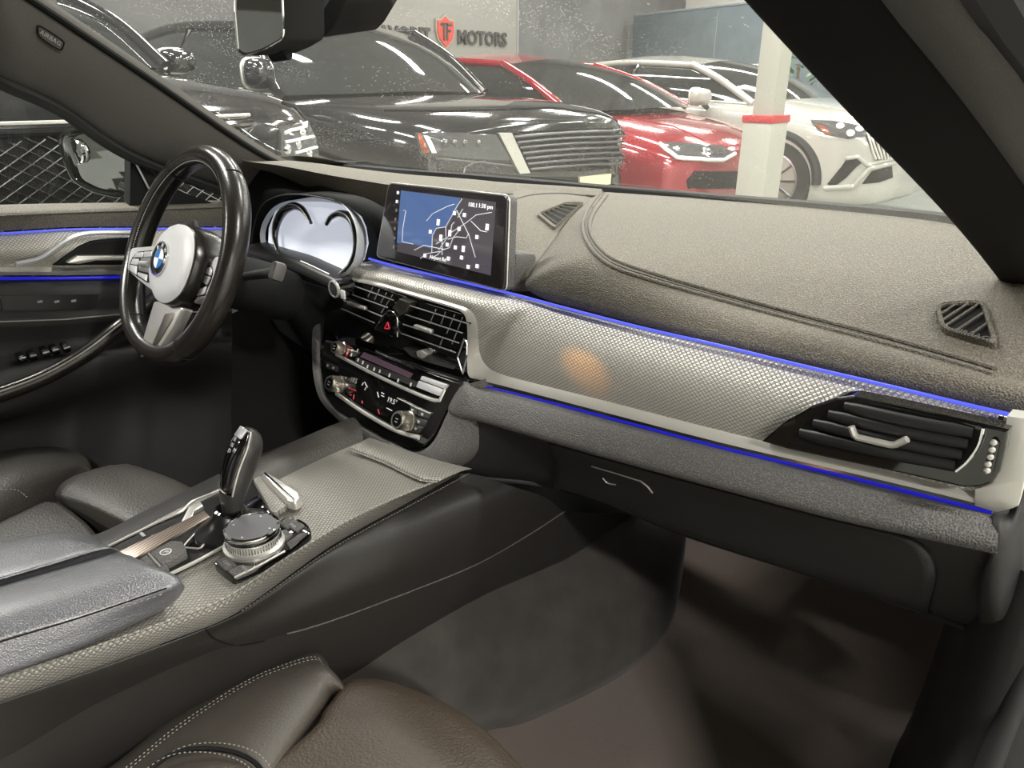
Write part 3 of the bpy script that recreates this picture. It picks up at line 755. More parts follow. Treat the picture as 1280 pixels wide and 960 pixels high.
m_road = mat('map_road', (.5, .5, .5), .4, emit=(.8, .8, .85), estr=.55)
m_icon = mat('map_icon', (.8, .8, .8), .4, emit=(1, 1, 1), estr=.8)
mp = obj('map_picture', prism(ppx(SF, [c4(*p) for p in [(140, 85), (925, 182), (880, 790), (105, 590)]], .0006), SF.n * -.001), m_land, dsp, smooth=False)
obj('map_lake', prism(ppx(SF, [c4(*p) for p in [(140, 87), (632, 148), (590, 260), (510, 385), (440, 395), (400, 465), (390, 568), (240, 530), (105, 520)]], .001), SF.n * -.001), m_water, mp, smooth=False)
bm = None
for line in ([(645, 155), (605, 215), (510, 388), (430, 400), (400, 460), (395, 600)], [(510, 388), (512, 480), (430, 530)], [(890, 268), (760, 290), (690, 345), (640, 380), (560, 430), (510, 495), (450, 580)], [(600, 250), (640, 330), (700, 450), (755, 640)], [(650, 240), (610, 310)], [(635, 395), (570, 480), (540, 560), (480, 580)], [(480, 500), (480, 620)], [(300, 650), (345, 610), (470, 590)], [(250, 580), (330, 540), (500, 575)], [(160, 250), (180, 255), (155, 400), (150, 510), (240, 530)], [(350, 340), (400, 280), (440, 260), (520, 220), (580, 200)], [(550, 440), (560, 370), (580, 350)], [(720, 340), (800, 420), (850, 430)], [(530, 490), (600, 470), (680, 480), (700, 440)], [(470, 590), (440, 620), (400, 640)]):
    bm = tube([SF.at(*c4(*p), .0018) for p in line], .00055, 5, bm=bm)
obj('map_roads', bm, m_road, mp)
for x, y, tall in [(590, 275, 0), (672, 290, 0), (455, 350, 1), (390, 428, 0), (628, 405, 0), (552, 440, 1), (477, 478, 1), (530, 535, 0), (597, 558, 0), (663, 570, 1), (775, 472, 0), (860, 390, 1), (540, 650, 0), (648, 642, 0), (703, 718, 0), (777, 713, 0), (345, 625, 0)]:
    u, v = SF.uv(*c4(x, y)); obj('map_pin', box((u, v, .002), (.0058), .0092 if tall else .0056, .0006, fr=SF), m_icon, mp, smooth=False)
u, v = SF.uv(*c4(700, 195)); obj('status_text', text('100.1', SF, *SF.uv(*c4(742, 208)), .009, .0002, .002, bm=text('1:30 pm', SF, *SF.uv(*c4(848, 220)), .009, .0002, .002)), m_icon, mp, smooth=False)
obj('place_text', text('Airport Rd', SF, *SF.uv(*c4(452, 648)), .0085, .0002, .002), m_icon, mp, smooth=False)
for x, y in [(116, 105), (108, 178), (105, 250), (97, 325), (92, 403), (88, 480), (83, 555)]:
    u, v = SF.uv(*c4(x, y)); obj('menu_icon', box((u, v, .0006), .0042, .0048, .0008, fr=SF, bevel=.001), M['grey_print'] if y > 200 else m_icon, dsp, smooth=False)
# ================================================================ instrument cluster
cl = thing('instrument_cluster', 'white lit instrument cluster with two open dark rings behind the steering wheel', 'instrument cluster', (-.4, -.01, .72))
CT = math.radians(14)
CF = Fr(PY(395, 300, -.01), (1, 0, 0), (0, math.sin(CT), math.cos(CT)))
m_cl = mat('cluster_screen', (.5, .52, .55), .25, emit=(.60, .64, .74), estr=.72)
m_clb = mat('cluster_bezel', (.55, .56, .60), .4)
wpoly = [(335, 312), (336, 285), (344, 264), (362, 252), (385, 250), (415, 251), (442, 262), (452, 285), (455, 305), (450, 325), (440, 338), (424, 346), (385, 336), (355, 326)]
obj('screen', prism(ppx(CF, wpoly), V((0, .01, 0))), m_cl, cl, smooth=False)
hb = crv([CF.at(*p, .0) for p in [(335, 318), (332, 290), (343, 266), (362, 254), (388, 252), (418, 254), (443, 264), (456, 285), (458, 308), (452, 330), (430, 350)]], 50)
ctr = CF.at(395, 300)
kx = [max(-1, min(1, (p - ctr).x / .075)) for p in hb]
hf = [p + (p - ctr) * (.07 + .05 * k) + CF.n * (.022 + .012 * k) for p, k in zip(hb, kx)]
obj('inner_bezel', grid([hb, [p.lerp(q, .5) for p, q in zip(hb, hf)], hf]), m_clb, cl, angle=180)
for pts, nm in (([(348, 316), (344, 298), (346, 280), (354, 265), (366, 258), (376, 260), (383, 268), (389, 279)], 'ring'), ([(408, 281), (414, 272), (424, 267), (435, 270), (443, 280), (447, 298), (446, 316), (438, 333), (424, 344)], 'ring')):
    P = crv([CF.at(*p, .014) for p in pts], 40); n = len(P)
    rr = [.003 + .0055 * math.sin(math.pi * min(1, max(0, (i / (n - 1)))) ) for i in range(n)]
    rg = obj(nm, tube(P, rr, 10), M['gloss'], cl)
    obj('ring_edge', tube([p + CF.n * (.8 * r_) + V((-.3 * r_, 0, .3 * r_)) for p, r_ in zip(P, rr)], .0015, 6), M['satin'], rg)
# lower black lip of the cluster and hood lining
lipc = crv([CF.at(*p, .03) for p in [(312, 306), (340, 315), (370, 324), (395, 335), (412, 343), (424, 349)]], 30)
obj('lower_lip', grid([[p + V((0, .05, .004)) for p in lipc], lipc, [p + V((0, -.02, -.012)) for p in lipc], [p + V((0, .03, -.045)) for p in lipc]]), M['inlay'], cl, angle=180)
obj('lip_chrome', tube(lipc[18:28], .0012, 6), M['satin'], cl)
# ================================================================ driver side dash top, hood and knee area (parts of the dashboard)
lip = [V((-.79, .10, .865)), PY(300, 200, .005), PY(350, 207, .0), PY(412, 219, .03), PY(455, 226, .06), PY(500, 233, .08), PY(560, 239, .12), PZ(640, 240, .811), PZ(700, 241, .809), PZ(752, 245, .804)]
lipb = [V((-.80, .32, .832)), PZ(385, 206, .828), PZ(420, 209, .825), PZ(470, 214, .822), PZ(510, 218, .82), PZ(550, 221, .816), PZ(590, 224, .814), PZ(640, 229, .811), PZ(700, 234, .809), PZ(752, 238, .805)]
lf = [V((-.80, .13, .85)), PY(300, 207, .035), PY(340, 216, .04), PY(395, 239, .055), PY(435, 254, .075), PY(478, 274, .10), PY(530, 300, .12), lip[6] + V((0, .02, -.02)), lip[7] + V((0, .02, -.02)), lip[8] + V((0, .02, -.02))]
lu = [p + V((0, .10, -.012)) for p in lf]
obj('driver_hood_top', grid([crv(r, 50) for r in cat([lipb, [a.lerp(b, .5) + V((0, 0, .008)) for a, b in zip(lipb, lip)], lip], 5)]), M['pad'], dash, angle=180)
obj('driver_hood_face', grid([crv(r, 50) for r in [lip, [a.lerp(b, .5) + V((0, -.006, .003)) for a, b in zip(lip, lf)], lf]]), M['pad'], dash, angle=180)
obj('hood_stitching', stitches([p + V((0, -.002, .003)) for p in crv(lip, 60)]), M['stitch'], dash, smooth=False)
arch = [PY(314, 322, -.03), PY(317, 285, -.03), PY(328, 256, -.03), PY(354, 244, -.03), PY(390, 245, -.03), PY(430, 256, -.02), PY(466, 285, -.01), PY(474, 318, -.01)]
lfl = crv(lf[1:7], 40); ar_ = crv(arch, 40)
obj('hood_lining', grid([[p + V((0, .005, 0)) for p in lfl], ar_, [p + V((0, .06, 0)) for p in ar_]]), M['black'], dash, angle=180)
obj('arch_edge', tube(ar_[2:32], .0014, 6), M['plastic'], dash)
obj('cluster_backing', prism([CF.at(*p, -.03) for p in [(290, 330), (310, 240), (400, 232), (480, 265), (490, 330), (440, 370)]], V((0, .02, 0))), M['black'], dash, smooth=False)
kn = [V((-.79, .04, .84)), PY(310, 300, -.02), PY(340, 330, -.02), PY(400, 352, -.01), PY(430, 362, .0)]
obj('driver_fascia', grid([crv(r, 24) for r in [[V((-.80, .03, .80)), V((-.62, .02, .76)), V((-.45, .0, .68)), V((-.30, .01, .66)), V((-.2, .02, .66))], [V((-.80, .0, .64)), V((-.62, .0, .60)), V((-.45, -.0, .58)), V((-.35, .02, .57)), V((-.24, .05, .57))], [V((-.80, .06, .48)), V((-.6, .05, .46)), V((-.45, .05, .45)), V((-.38, .07, .45)), V((-.22, .1, .40))], [V((-.80, .5, .40)), V((-.6, .5, .38)), V((-.45, .5, .38)), V((-.38, .5, .38)), V((-.22, .5, .34))]]]), M['black'], dash, angle=180)
BF = Fr(PY(419, 361, -.072), (1, 0, 0), (0, 0, 1))
sb = obj('start_button', lathe([(.016, -.03), (.0155, 0), (.0135, .001)], BF, 24), M['gloss'], stk)
obj('ring', lathe([(.0155, 0), (.0155, .004), (.0130, .005), (.0127, .001)], BF, 28), M['satin'], sb)
obj('cap', lathe([(.0121, .001), (.0118, .003), (.0001, .0045)], BF, 24), M['plastic'], sb)
obj('side_glint', box((.026, -.005, .002), .012, .016, .004, fr=BF, bevel=.002), M['silver'], sb)
# ================================================================ steering wheel
WT = math.radians(25.3)
WF = Fr((-.425, -.2665, .7532), (1, 0, 0), (0, math.sin(WT), math.cos(WT)))
WR = .168
wh = thing('steering_wheel', 'black leather sports steering wheel with silver spokes and round emblem', 'steering wheel', WF.o)
prof = []
n = 96
rows = []
for i in range(n):
    a = 2 * math.pi * i / n
    r0 = WR * (1 - (.035 if math.sin(a) < -.85 else 0) * (abs(math.sin(a)) - .85) / .15)
    thick = .0185 + .0022 * max(0, math.cos(2 * (a - math.radians(40)))) ** 3
    rows.append([WF.p((r0 + thick * .92 * math.cos(b)) * math.cos(a), (r0 + thick * .92 * math.cos(b)) * math.sin(a), thick * 1.05 * math.sin(b)) for b in [2 * math.pi * k / 20 for k in range(20)]])
rows.append(rows[0]); bm = grid(rows, closed=True); bmesh.ops.remove_doubles(bm, verts=bm.verts[:], dist=1e-6)
rim = obj('rim', bm, M['rimleather'], wh, angle=180)
for a in (55, 125, 232, 308):
    a = math.radians(a); c = [((WR + .0187 * math.cos(b)) * math.cos(a), (WR + .0187 * math.cos(b)) * math.sin(a), .0199 * math.sin(b)) for b in [2 * math.pi * k / 24 for k in range(25)]]
    obj('rim_seam', tube([WF.p(*q) for q in c], .0009, 5), M['black'], rim)
inn_ = [WF.p((WR - .0128) * math.cos(2 * math.pi * i / 120), (WR - .0128) * math.sin(2 * math.pi * i / 120), .0146) for i in range(121)]
obj('rim_highlight_stitching', stitches(inn_, .0042, .0034, .0009), mat('rim_highlight_thread', (.42, .41, .39), .6), rim, smooth=False)  # pale stitches stand in for the specular line along the inner rim
# spokes
def wpl(pts, w): return [WF.at(x, y, w) for x, y in pts]
lsp = [(155, 322), (159, 313), (166, 309), (200, 306), (200, 368), (186, 361), (172, 350), (158, 337)]
rsp = [(240, 380), (243, 358), (258, 335), (270, 318), (276, 328), (274, 344), (268, 358), (258, 370)]
bsp = [(192, 376), (228, 384), (214, 412), (191, 445), (181, 446), (173, 443), (179, 420)]
sp1 = obj('spoke', prism(rnd(wpl(lsp, .016), .008), WF.n * -.022, bevel=.004), M['silver'], wh)
sp2 = obj('spoke', prism(rnd(wpl(rsp, .002), .008), WF.n * -.022, bevel=.004), M['silver'], wh)
sp3 = obj('spoke', prism(rnd(wpl(bsp, .012), .006), WF.n * -.018, bevel=.003), M['satin'], wh)
sl = [(206, 392), (218, 391), (214, 401), (196, 431), (190, 431)]
obj('spoke_slot', prism(rnd(wpl(sl, .0135), .003), WF.n * -.003, bevel=.0006), mat('brushed_metal', (.42, .38, .32), .3, 1), sp3)
obj('badge', prism(rnd(wpl([(175, 440), (185, 438), (184, 446), (174, 447)], .0145), .002), WF.n * -.002, bevel=.0006), M['gloss'], sp3)
def c3(u, v): return (140 + u / 8, 270 + v / 8)
for q in ([(205, 415), (250, 365), (310, 358), (300, 412)], [(318, 356), (395, 350), (392, 405), (310, 412)], [(182, 478), (205, 424), (265, 428), (248, 492)], [(175, 545), (180, 486), (246, 500), (240, 590)], [(250, 590), (255, 560), (350, 588), (345, 655)], [(262, 505), (290, 415), (395, 408), (390, 575), (268, 545)]):
    k_ = obj('switch_key', prism(rnd(wpl([c3(*p) for p in q], .0182), .002), WF.n * -.006, bevel=.0008), M['silver'] if q[0][0] != 262 else mat('key_grey', (.25, .25, .26), .35, .5), sp1)
obj('key_bed', prism(rnd(wpl([c3(*p) for p in [(178, 470), (205, 408), (260, 356), (400, 342), (396, 662), (345, 665), (240, 598), (170, 550)]], .0168), .003), WF.n * -.002), M['black'], sp1, smooth=False)
obj('roller', tube(wpl([c3(285, 478), c3(365, 482)], .020), .005, 12), M['satin'], sp1)
obj('key_bed', prism(rnd(wpl([c3(*p) for p in [(940, 505), (992, 495), (1008, 545), (990, 640), (950, 720), (925, 795), (818, 812), (845, 735), (890, 665)]], .003), .003), WF.n * -.002), M['black'], sp2, smooth=False)
for q in ([(945, 520), (985, 505), (1000, 545), (985, 600), (935, 575)], [(925, 590), (985, 610), (945, 690), (900, 660)], [(830, 800), (850, 740), (945, 700), (920, 780)]):
    obj('switch_key', prism(rnd(wpl([c3(*p) for p in q], .0045), .002), WF.n * -.006, bevel=.0008), M['silver'], sp2)
mb_ = WF.at(179, 443, .0148); obj('badge_letter', text('M', Fr(mb_, WF.ux, WF.uy), 0, 0, .008, .0003, .0003, bold=.0003), M['white_print'], sp3, smooth=False)
# airbag boss
AF = Fr(WF.at(214, 328, .030), WF.ux, WF.uy)
face = [c3(*p) for p in [(640, 75), (720, 90), (785, 150), (805, 250), (800, 380), (770, 520), (720, 660), (660, 770), (580, 840), (500, 865), (430, 830), (385, 750), (362, 640), (365, 520), (390, 400), (425, 290), (480, 190), (550, 110)]]
fpts = crv([AF.at(*p) for p in face] + [AF.at(*face[0])], 60)[:-1]
fc = sum(fpts, V((0, 0, 0))) / len(fpts)
layers = []
for sc_, w_ in ((.0, .0075), (.35, .007), (.7, .005), (.9, .002), (1.0, -.003)):
    layers.append([fc + (p - fc) * max(sc_, .001) + AF.n * w_ for p in fpts])
m_air = grain(mat('airbag_cover', (.55, .55, .56), .45, coat=.4, coat_rough=.4), 380, .15, .0006)  # pale base colour stands in for glare on black leather
boss = obj('airbag_cover', grid(layers, closed=True, cap=False), m_air, wh, angle=180)
side = [[fc + (p - fc) * s_ + AF.n * w_ for p in fpts] for s_, w_ in ((1.0, -.0035), (1.03, -.006), (1.05, -.02), (1.06, -.045), (1.0, -.062), (.6, -.068))]
obj('airbag_side', grid(side, closed=True, cap=True), M['rimleather'], boss, angle=180)
obj('cover_stitching', stitches([fc + (p - fc) * 1.012 + AF.n * -.0035 for p in fpts] , .0035, .0024, .0006), M['stitch'], boss, smooth=False)
# round emblem: ring, quartered field, lettering
eu = AF.uv(*c3(526, 440))
EF = Fr(AF.p(eu[0], eu[1], .0075), WF.ux, WF.uy)
er = .0265
em = obj('emblem', lathe([(er * 1.05, -.004), (er * 1.05, .001), (er, .002), (er * .95, .0015), (er * .62, .0014), (.0001, .0014)], EF, 40), M['gloss'], wh)
obj('emblem_ring', lathe([(er * 1.06, .0), (er * 1.06, .0022), (er * .97, .0022), (er * .97, .001)], EF, 40), M['chrome'], em)
obj('inner_ring', lathe([(er * .66, .0012), (er * .66, .0022), (er * .61, .0022), (er * .61, .001)], EF, 40), M['chrome'], em)
m_eb = mat('emblem_blue', (.03, .18, .5), .25); m_ew = mat('emblem_white', (.85, .86, .88), .25)
for q, m_ in ((0, m_ew), (1, m_eb), (2, m_ew), (3, m_eb)):
    a0_ = q * math.pi / 2; pts = [EF.p(0, 0, .0022)] + [EF.p(er * .6 * math.cos(a0_ + k * math.pi / 16), er * .6 * math.sin(a0_ + k * math.pi / 16), .0022) for k in range(9)]
    obj('quarter', prism(pts, EF.n * -.0006), m_, em, smooth=False)
bm = None
for s_, a in (('B', 132), ('M', 90), ('W', 48)):
    a = math.radians(a); f_ = Fr(EF.p(er * .8 * math.cos(a), er * .8 * math.sin(a), .0018), EF.ux * math.sin(a) - EF.uy * math.cos(a), EF.ux * math.cos(a) + EF.uy * math.sin(a))
    bm = text(s_, f_, 0, 0, er * .34, .0002, 0, bm=bm, bold=.0002)
obj('emblem_letters', bm, M['white_print'], em, smooth=False)
# steering column shroud with the wiper stalk
scn = thing('steering_column', 'black steering column shroud with stalk behind the wheel', 'steering column', WF.p(0, 0, -.12))
rows = []
for w_, ru, rv in ((-.055, .045, .04), (-.075, .056, .045), (-.12, .058, .048), (-.17, .06, .05), (-.21, .05, .045)):
    rows.append([WF.p(ru * math.cos(a), rv * math.sin(a) - .015, w_) for a in [2 * math.pi * k / 32 for k in range(32)]])
obj('shroud', grid(rows, closed=True, cap=True), M['black'], scn)
tip = WF.at(349, 340, -.075)
root_ = WF.p(.06, 0, -.085)
stl = obj('stalk', tube([root_, root_.lerp(tip, .6), tip], [.007, .008, .010], 12), M['plastic'], scn)
obj('stalk_end', box(tuple(WF.uv(349, 340, -.075)) + (-.072,), .018, .03, .022, fr=WF, bevel=.006), mat('stalk_grey', (.09, .085, .08), .45), stl)
tip2 = WF.at(205, 300, -.085)
obj('stalk', tube([WF.p(-.06, .0, -.085), WF.p(-.12, .03, -.08), WF.p(-.155, .06, -.075)], [.007, .008, .010], 12), M['plastic'], scn)
# ================================================================ driver's door
dr = thing('door_1', 'driver door with lozenge trim, blue light lines, release handle and grab bar', 'door', (-.72, -.3, .5)); dr['kind'] = 'structure'
def drow(pts, xv): return [PX(x, y, xv) for x, y in pts]
def ext(r, back=.75, fwd=.0):
    """carry a door line on behind the frame edge"""
    d = (r[0] - r[1]).normalized(); return [r[0] + d * back] + r
L0 = ext(drow([(-5, 256), (80, 254), (170, 253), (290, 250)], -.765))
L1 = ext(drow([(-5, 262), (80, 259), (170, 257), (290, 253)], -.735))
L2 = ext(drow([(-5, 270), (80, 266), (170, 263), (290, 258)], -.715))
L3 = ext(drow([(-5, 289), (80, 284), (170, 283), (290, 283)], -.722))
obj('belt_rail', grid([crv(r, 30) for r in cat([[p + V((-.02, 0, -.01)) for p in L0], L0, L1, L2, L3], 3)]), M['pad'], dr, angle=180)
obj('belt_stitching', tube(crv([p + V((.002, 0, 0)) for p in L2], 30), .0014, 6), M['soft'], dr)
obj('upper_light_strip', tube(crv([p + V((.003, 0, -.004)) for p in L3], 40), .0018, 8), M['blue'], dr)
T0 = [p + V((0, 0, -.006)) for p in L3]
T1 = ext(drow([(-5, 334), (80, 334), (150, 333), (290, 332)], -.715))
obj('trim_panel', grid([crv(r, 30) for r in cat([T0, [a.lerp(b, .5) + V((.012, 0, 0)) for a, b in zip(T0, T1)], T1], 5)]), M['doortrim'], dr, angle=180)
S1 = ext(drow([(-5, 344), (80, 344), (150, 343), (290, 342)], -.71))
obj('silver_strip', grid([crv(r, 30) for r in [T1, [a.lerp(b, .5) + V((.006, 0, 0)) for a, b in zip(T1, S1)], S1, [p + V((-.02, 0, 0)) for p in S1]]]), M['satin'], dr)
obj('lower_light_strip', tube(crv([p + V((-.002, 0, -.006)) for p in S1], 40), .003, 8), M['bluedim'], dr)
# release handle in its dark pocket
DF = Fr(PX(110, 322, -.70), (0, 1, 0), (0, 0, 1))      # facing +X
pk = [(68, 332), (80, 322), (98, 309), (115, 302), (140, 299), (190, 297), (190, 331)]
hp = obj('handle_pocket', prism(ppx(DF, pk, .0), V((-.03, 0, 0)), bevel=.003), M['black'], dr, smooth=False)
obj('release_handle', prism(rnd(ppx(DF, [(83, 329), (97, 320), (130, 320), (185, 320), (185, 325), (120, 326), (100, 330)], .012), .004), V((-.012, 0, 0)), bevel=.002), M['satin'], hp)
obj('pocket_border', tube(crv(ppx(DF, [(20, 330), (50, 323), (75, 306), (95, 295), (120, 291), (160, 291), (190, 291)], .002), 30), .0045, 8), M['silver'], dr)
# lower door
D0 = [p + V((-.012, 0, -.004)) for p in S1]
D1 = ext(drow([(-5, 365), (80, 366), (150, 368), (290, 370)], -.70))
D2 = ext(drow([(-5, 398), (80, 396), (150, 390), (290, 385)], -.70))
D3 = ext(drow([(-5, 402), (80, 399), (150, 393), (290, 388)], -.685))
D4 = ext(drow([(-5, 440), (80, 432), (150, 425), (290, 415)], -.70))
D5 = ext(drow([(-5, 470), (60, 452), (150, 436), (290, 425)], -.62))
D6 = ext(drow([(-5, 505), (70, 470), (150, 445), (290, 430)], -.60))
D7 = ext(drow([(-5, 525), (70, 500), (150, 470), (290, 450)], -.62))
D8 = ext(drow([(-5, 535), (70, 520), (150, 500), (290, 480)], -.70))
D9 = ext(drow([(-5, 600), (70, 590), (150, 575), (290, 545)], -.70))
D10 = [V((p.x, p.y, .0)) for p in D9]
obj('lower_panel', grid([crv(r, 30) for r in cat([D0, D1, D2, D3, D4, D5, D6, D7, D8, D9, D10], 3)]), M['plastic'], dr, angle=180)
obj('panel_stitching', tube(crv([p + V((.003, 0, 0)) for p in D3], 30), .0012, 6), M['stitch'], dr)
obj('memory_panel', prism(ppx(DF, [(0, 370), (125, 368), (118, 386), (4, 388)], .004), V((-.01, 0, 0))), M['inlay'], dr, smooth=False)
for x, y in ((50, 377), (71, 377), (92, 376)):
    u, v = DF.uv(x, y, .005); obj('memory_mark', box((u, v, .0052), .008, .004, .0006, fr=DF), M['grey_print'], dr, smooth=False)
gb_ = crv([PX(-30, 503, -.60), PX(5, 491, -.60), PX(50, 474, -.60), (PX(90, 453, -.60)), PX(120, 433, -.60), PX(150, 409, -.605), PX(178, 388, -.63), PX(196, 372, -.67)], 40)
obj('grab_bar', tube(gb_, .014, 12), M['rimleather'], dr)
obj('grab_bar_seam', tube([p + V((.012, -.004, .008)) for p in gb_], .0016, 6), M['stitch'], dr)
WS = fr3(PX(20, 455, -.635), PX(110, 432, -.635), PX(20, 440, -.70))
for x, y in ((27, 449), (40, 446), (56, 442), (68, 439), (82, 436)):
    q = PX(x, y, -.645); f_ = Fr(q, (0, 1, .1), (-1, 0, .3))
    wsw = obj('window_switch', box((0, 0, .004), .013, .026, .012, fr=f_, bevel=.004), M['gloss'], dr)
    obj('switch_edge', box((0, -.012, .0095), .010, .002, .002, fr=f_), M['satin'], wsw, smooth=False)
# ================================================================ pillars, glass and mirrors
lp = thing('pillar_trim', 'grey cloth windscreen pillar with airbag badge on the driver side', 'pillar trim', (-.69, -.1, .95))
pin = [PX(-60, -62, -.60), PX(40, 2, -.615), PX(190, 102, -.655), PX(330, 196, -.70), V((-.75, .22, .80))]
pmid = [p + V((.03, -.03, .0)) for p in pin]
pout = [PX(-70, 52, -.66), PX(0, 96, -.665), PX(75, 131, -.69), PX(165, 190, -.715), V((-.76, .0, .80))]
plast = [p + V((-.05, .03, .0)) for p in pout]
pgl = [p + V((-.02, .03, .006)) for p in pin]
pm2 = [a.lerp(b, .35) + V((.012, -.016, 0)) for a, b in zip(pin, pout)]; pm3 = [a.lerp(b, .75) + V((.012, -.016, 0)) for a, b in zip(pin, pout)]
o_lp = obj('cover', grid([crv(r, 40) for r in cat([pgl, pin, pm2, pm3, pout, plast], 4)]), M['pillar'], lp, angle=180)
obj('glass_seal', tube(crv([p + V((.002, -.004, .004)) for p in pin], 40), .006, 8), M['black'], lp)
obj('door_seal', tube(crv([p + V((-.004, -.002, -.006)) for p in pout], 40), .012, 8), M['rubber'], lp)
bpt = [(46, 32), (53, 34), (77, 50), (78, 56), (73, 61), (49, 45)]
bdg = obj('airbag_badge', drape(o_lp, bpt, .003, .004), M['pillar'], lp, smooth=False)
obj('badge_rim', tube(crv(HP(o_lp, bpt + [bpt[0]], .003), 40), .0014, 6), M['black'], bdg)
ha, hb_, hc_ = HIT(o_lp, 62, 47, .0035)[0], HIT(o_lp, 70, 52, .0035)[0], HIT(o_lp, 62, 41, .0035)[0]
obj('badge_lettering', text('AIRBAG', Fr(ha, hb_ - ha, hc_ - ha), 0, 0, .0095, .0003, .0002), M['grey_print'], bdg, smooth=False)
# black mirror triangle inside the driver window
obj('mirror_sail', prism([PX(163, 186, -.735), PX(205, 232, -.735), PX(290, 262, -.735), PX(162, 262, -.735), PX(163, 235, -.735)], V((-.03, 0, 0))), M['black'], dr, smooth=False)
obj('sail_edge', tube([PX(163, 190, -.73), PX(186, 236, -.73)], .002, 6), M['satin'], dr)
# driver side door mirror, outside
dm = thing('door_mirror', 'black driver side door mirror with a small round blind spot mirror', 'mirror', PX(120, 205, -.93))
mo = [(75, 176), (79, 167), (92, 163), (125, 159), (150, 160), (162, 178), (162, 232), (159, 243), (148, 246), (118, 240), (92, 226), (80, 198)]
mface = rnd([PX(x, y, -.93 + (x - 118) * .0008) for x, y in mo], .015)
mc_ = sum(mface, V((0, 0, 0))) / len(mface)
fw_ = (mc_ - CAM).normalized(); fwd = V((.0, 1, 0))
shl = [[mc_ + (p - mc_) * s_ + fwd * d_ for p in mface] for s_, d_ in ((.93, .006), (.98, -.002), (1.0, .0), (1.03, .02), (1.0, .06), (.8, .10), (.4, .12))]
obj('shell', grid(shl, closed=True, cap=True), M['gloss'], dm, angle=60)
mg = rnd([mc_ + (PX(x, y, -.93 + (x - 118) * .0008) - mc_) + V((0, -.003, 0)) for x, y in [(93, 172), (108, 166), (140, 166), (158, 178), (158, 228), (153, 238), (128, 236), (104, 224), (96, 200)]], .012)
ma = mg[0]; mn_ = (mg[10] - mg[0]).cross(mg[20] - mg[0]).normalized()
obj('glass', prism(mg, V((0, .004, 0))), mat('mirror_glass', (.85, .86, .86), .02, 1), dm, smooth=False)
obj('rim', tube(mface + [mface[0]], .004, 8), M['gloss'], dm)
f_ = Fr(PX(101, 189, -.945) + V((0, -.008, 0)), (1, .2, 0), (0, 0, 1))
obj('blind_spot_mirror', lathe([(.026, -.004), (.026, .001), (.023, .003), (.0225, .001), (.0001, .003)], f_, 28), mat('round_mirror', (.8, .8, .8), .08, 1), dm)
obj('arm', tube([PX(160, 236, -.90), PX(178, 246, -.80), PX(190, 252, -.74)], [.02, .018, .022], 10), M['gloss'], dm)
# rear view mirror at the top of the windscreen
rv = thing('rearview_mirror', 'interior rear-view mirror hanging from the top of the windscreen', 'mirror', PX(360, 10, -.1))
RF = Fr(PX(325, 30, -.12), (.86, .5, 0), (.0, .0, 1))
rg_ = [(293, 8), (296, -40), (352, -40), (355, 40), (353, 48), (335, 59), (318, 66), (306, 68), (298, 64)]
P = rnd([RF.at(*p) for p in rg_], .006)
obj('glass', prism(P, RF.n * -.003), mat('mirror_glass_dim', (.30, .31, .30), .03, 1), rv, smooth=False)
c_ = sum(P, V((0, 0, 0))) / len(P)
obj('glass_rim', tube([p + RF.n * .0005 for p in P] + [P[0] + RF.n * .0005], .0016, 6), M['chrome'], rv)
bk_ = V((.05, .06, -.002))
obj('shell', grid([[c_ + (p - c_) * s_ - RF.n * .002 + bk_ * d_ for p in P] for s_, d_ in ((1.0, 0), (1.04, .12), (1.03, .4), (.95, .62), (.7, .72))], closed=True, cap=True), M['plastic'], rv)
mt_ = [(382, -40), (381, 44), (388, 48), (404, 47), (413, 38), (430, 6), (440, -40)]
obj('mount', prism(rnd([PY(x, y, -.17) for x, y in mt_], .006), V((.03, .06, .01)), bevel=.004), M['plastic'], rv)
obj('button', tube([RF.at(340, 66, -.02), RF.at(360, 63, -.02)], .011, 12), M['black'], rv)
# right pillar, close to the camera
rp = thing('pillar_trim', 'dark windscreen pillar close by at the right edge of the view', 'pillar trim', (.66, -.2, 1.0))
def rr_(pts, xs): return [PX(x, y, v) for (x, y), v in zip(pts, xs)]
E0 = rr_([(880, -58), (930, 0), (1050, 130), (1190, 277), (1262, 368), (1300, 430)], [.50, .52, .56, .60, .63, .645])
E1 = rr_([(1045, -70), (1092, 0), (1180, 110), (1265, 222), (1340, 330), (1400, 420)], [.60, .61, .64, .665, .69, .70])
E2 = rr_([(1058, -70), (1106, 0), (1197, 110), (1280, 222), (1350, 320), (1410, 410)], [.612, .622, .65, .675, .70, .71])
E3 = rr_([(1135, -70), (1184, 0), (1262, 95), (1340, 205), (1400, 300), (1460, 400)], [.655, .66, .68, .70, .72, .73])
E4 = [p + V((.03, .05, 0)) for p in E3]
E00 = [p + V((.03, .03, .012)) for p in E0]
Em = [a.lerp(b, .55) + V((-.004, -.012, 0)) for a, b in zip(E0, E1)]
E23 = [a.lerp(b, .5) + V((-.004, -.008, 0)) for a, b in zip(E2, E3)]
ds_ = [p + V((.003, .006, -.002)) for p in E1]
obj('shaded_face', grid([crv(r, 40) for r in cat([E00, E0, Em, E1, [p + V((.004, .012, -.002)) for p in E1]], 4)]), M['pillar_shade'], rp, angle=180)  # windscreen-side face of the cloth, shade painted in by the darker material
obj('outer_cover', grid([crv(r, 40) for r in cat([[p + V((.0, .016, -.002)) for p in E1], E2, E23, E3, E4], 4)]), M['pillar'], rp, angle=180)
obj('door_seal', tube(crv([p + V((.02, .03, .0)) for p in E3], 40), .016, 8), M['rubber'], rp)
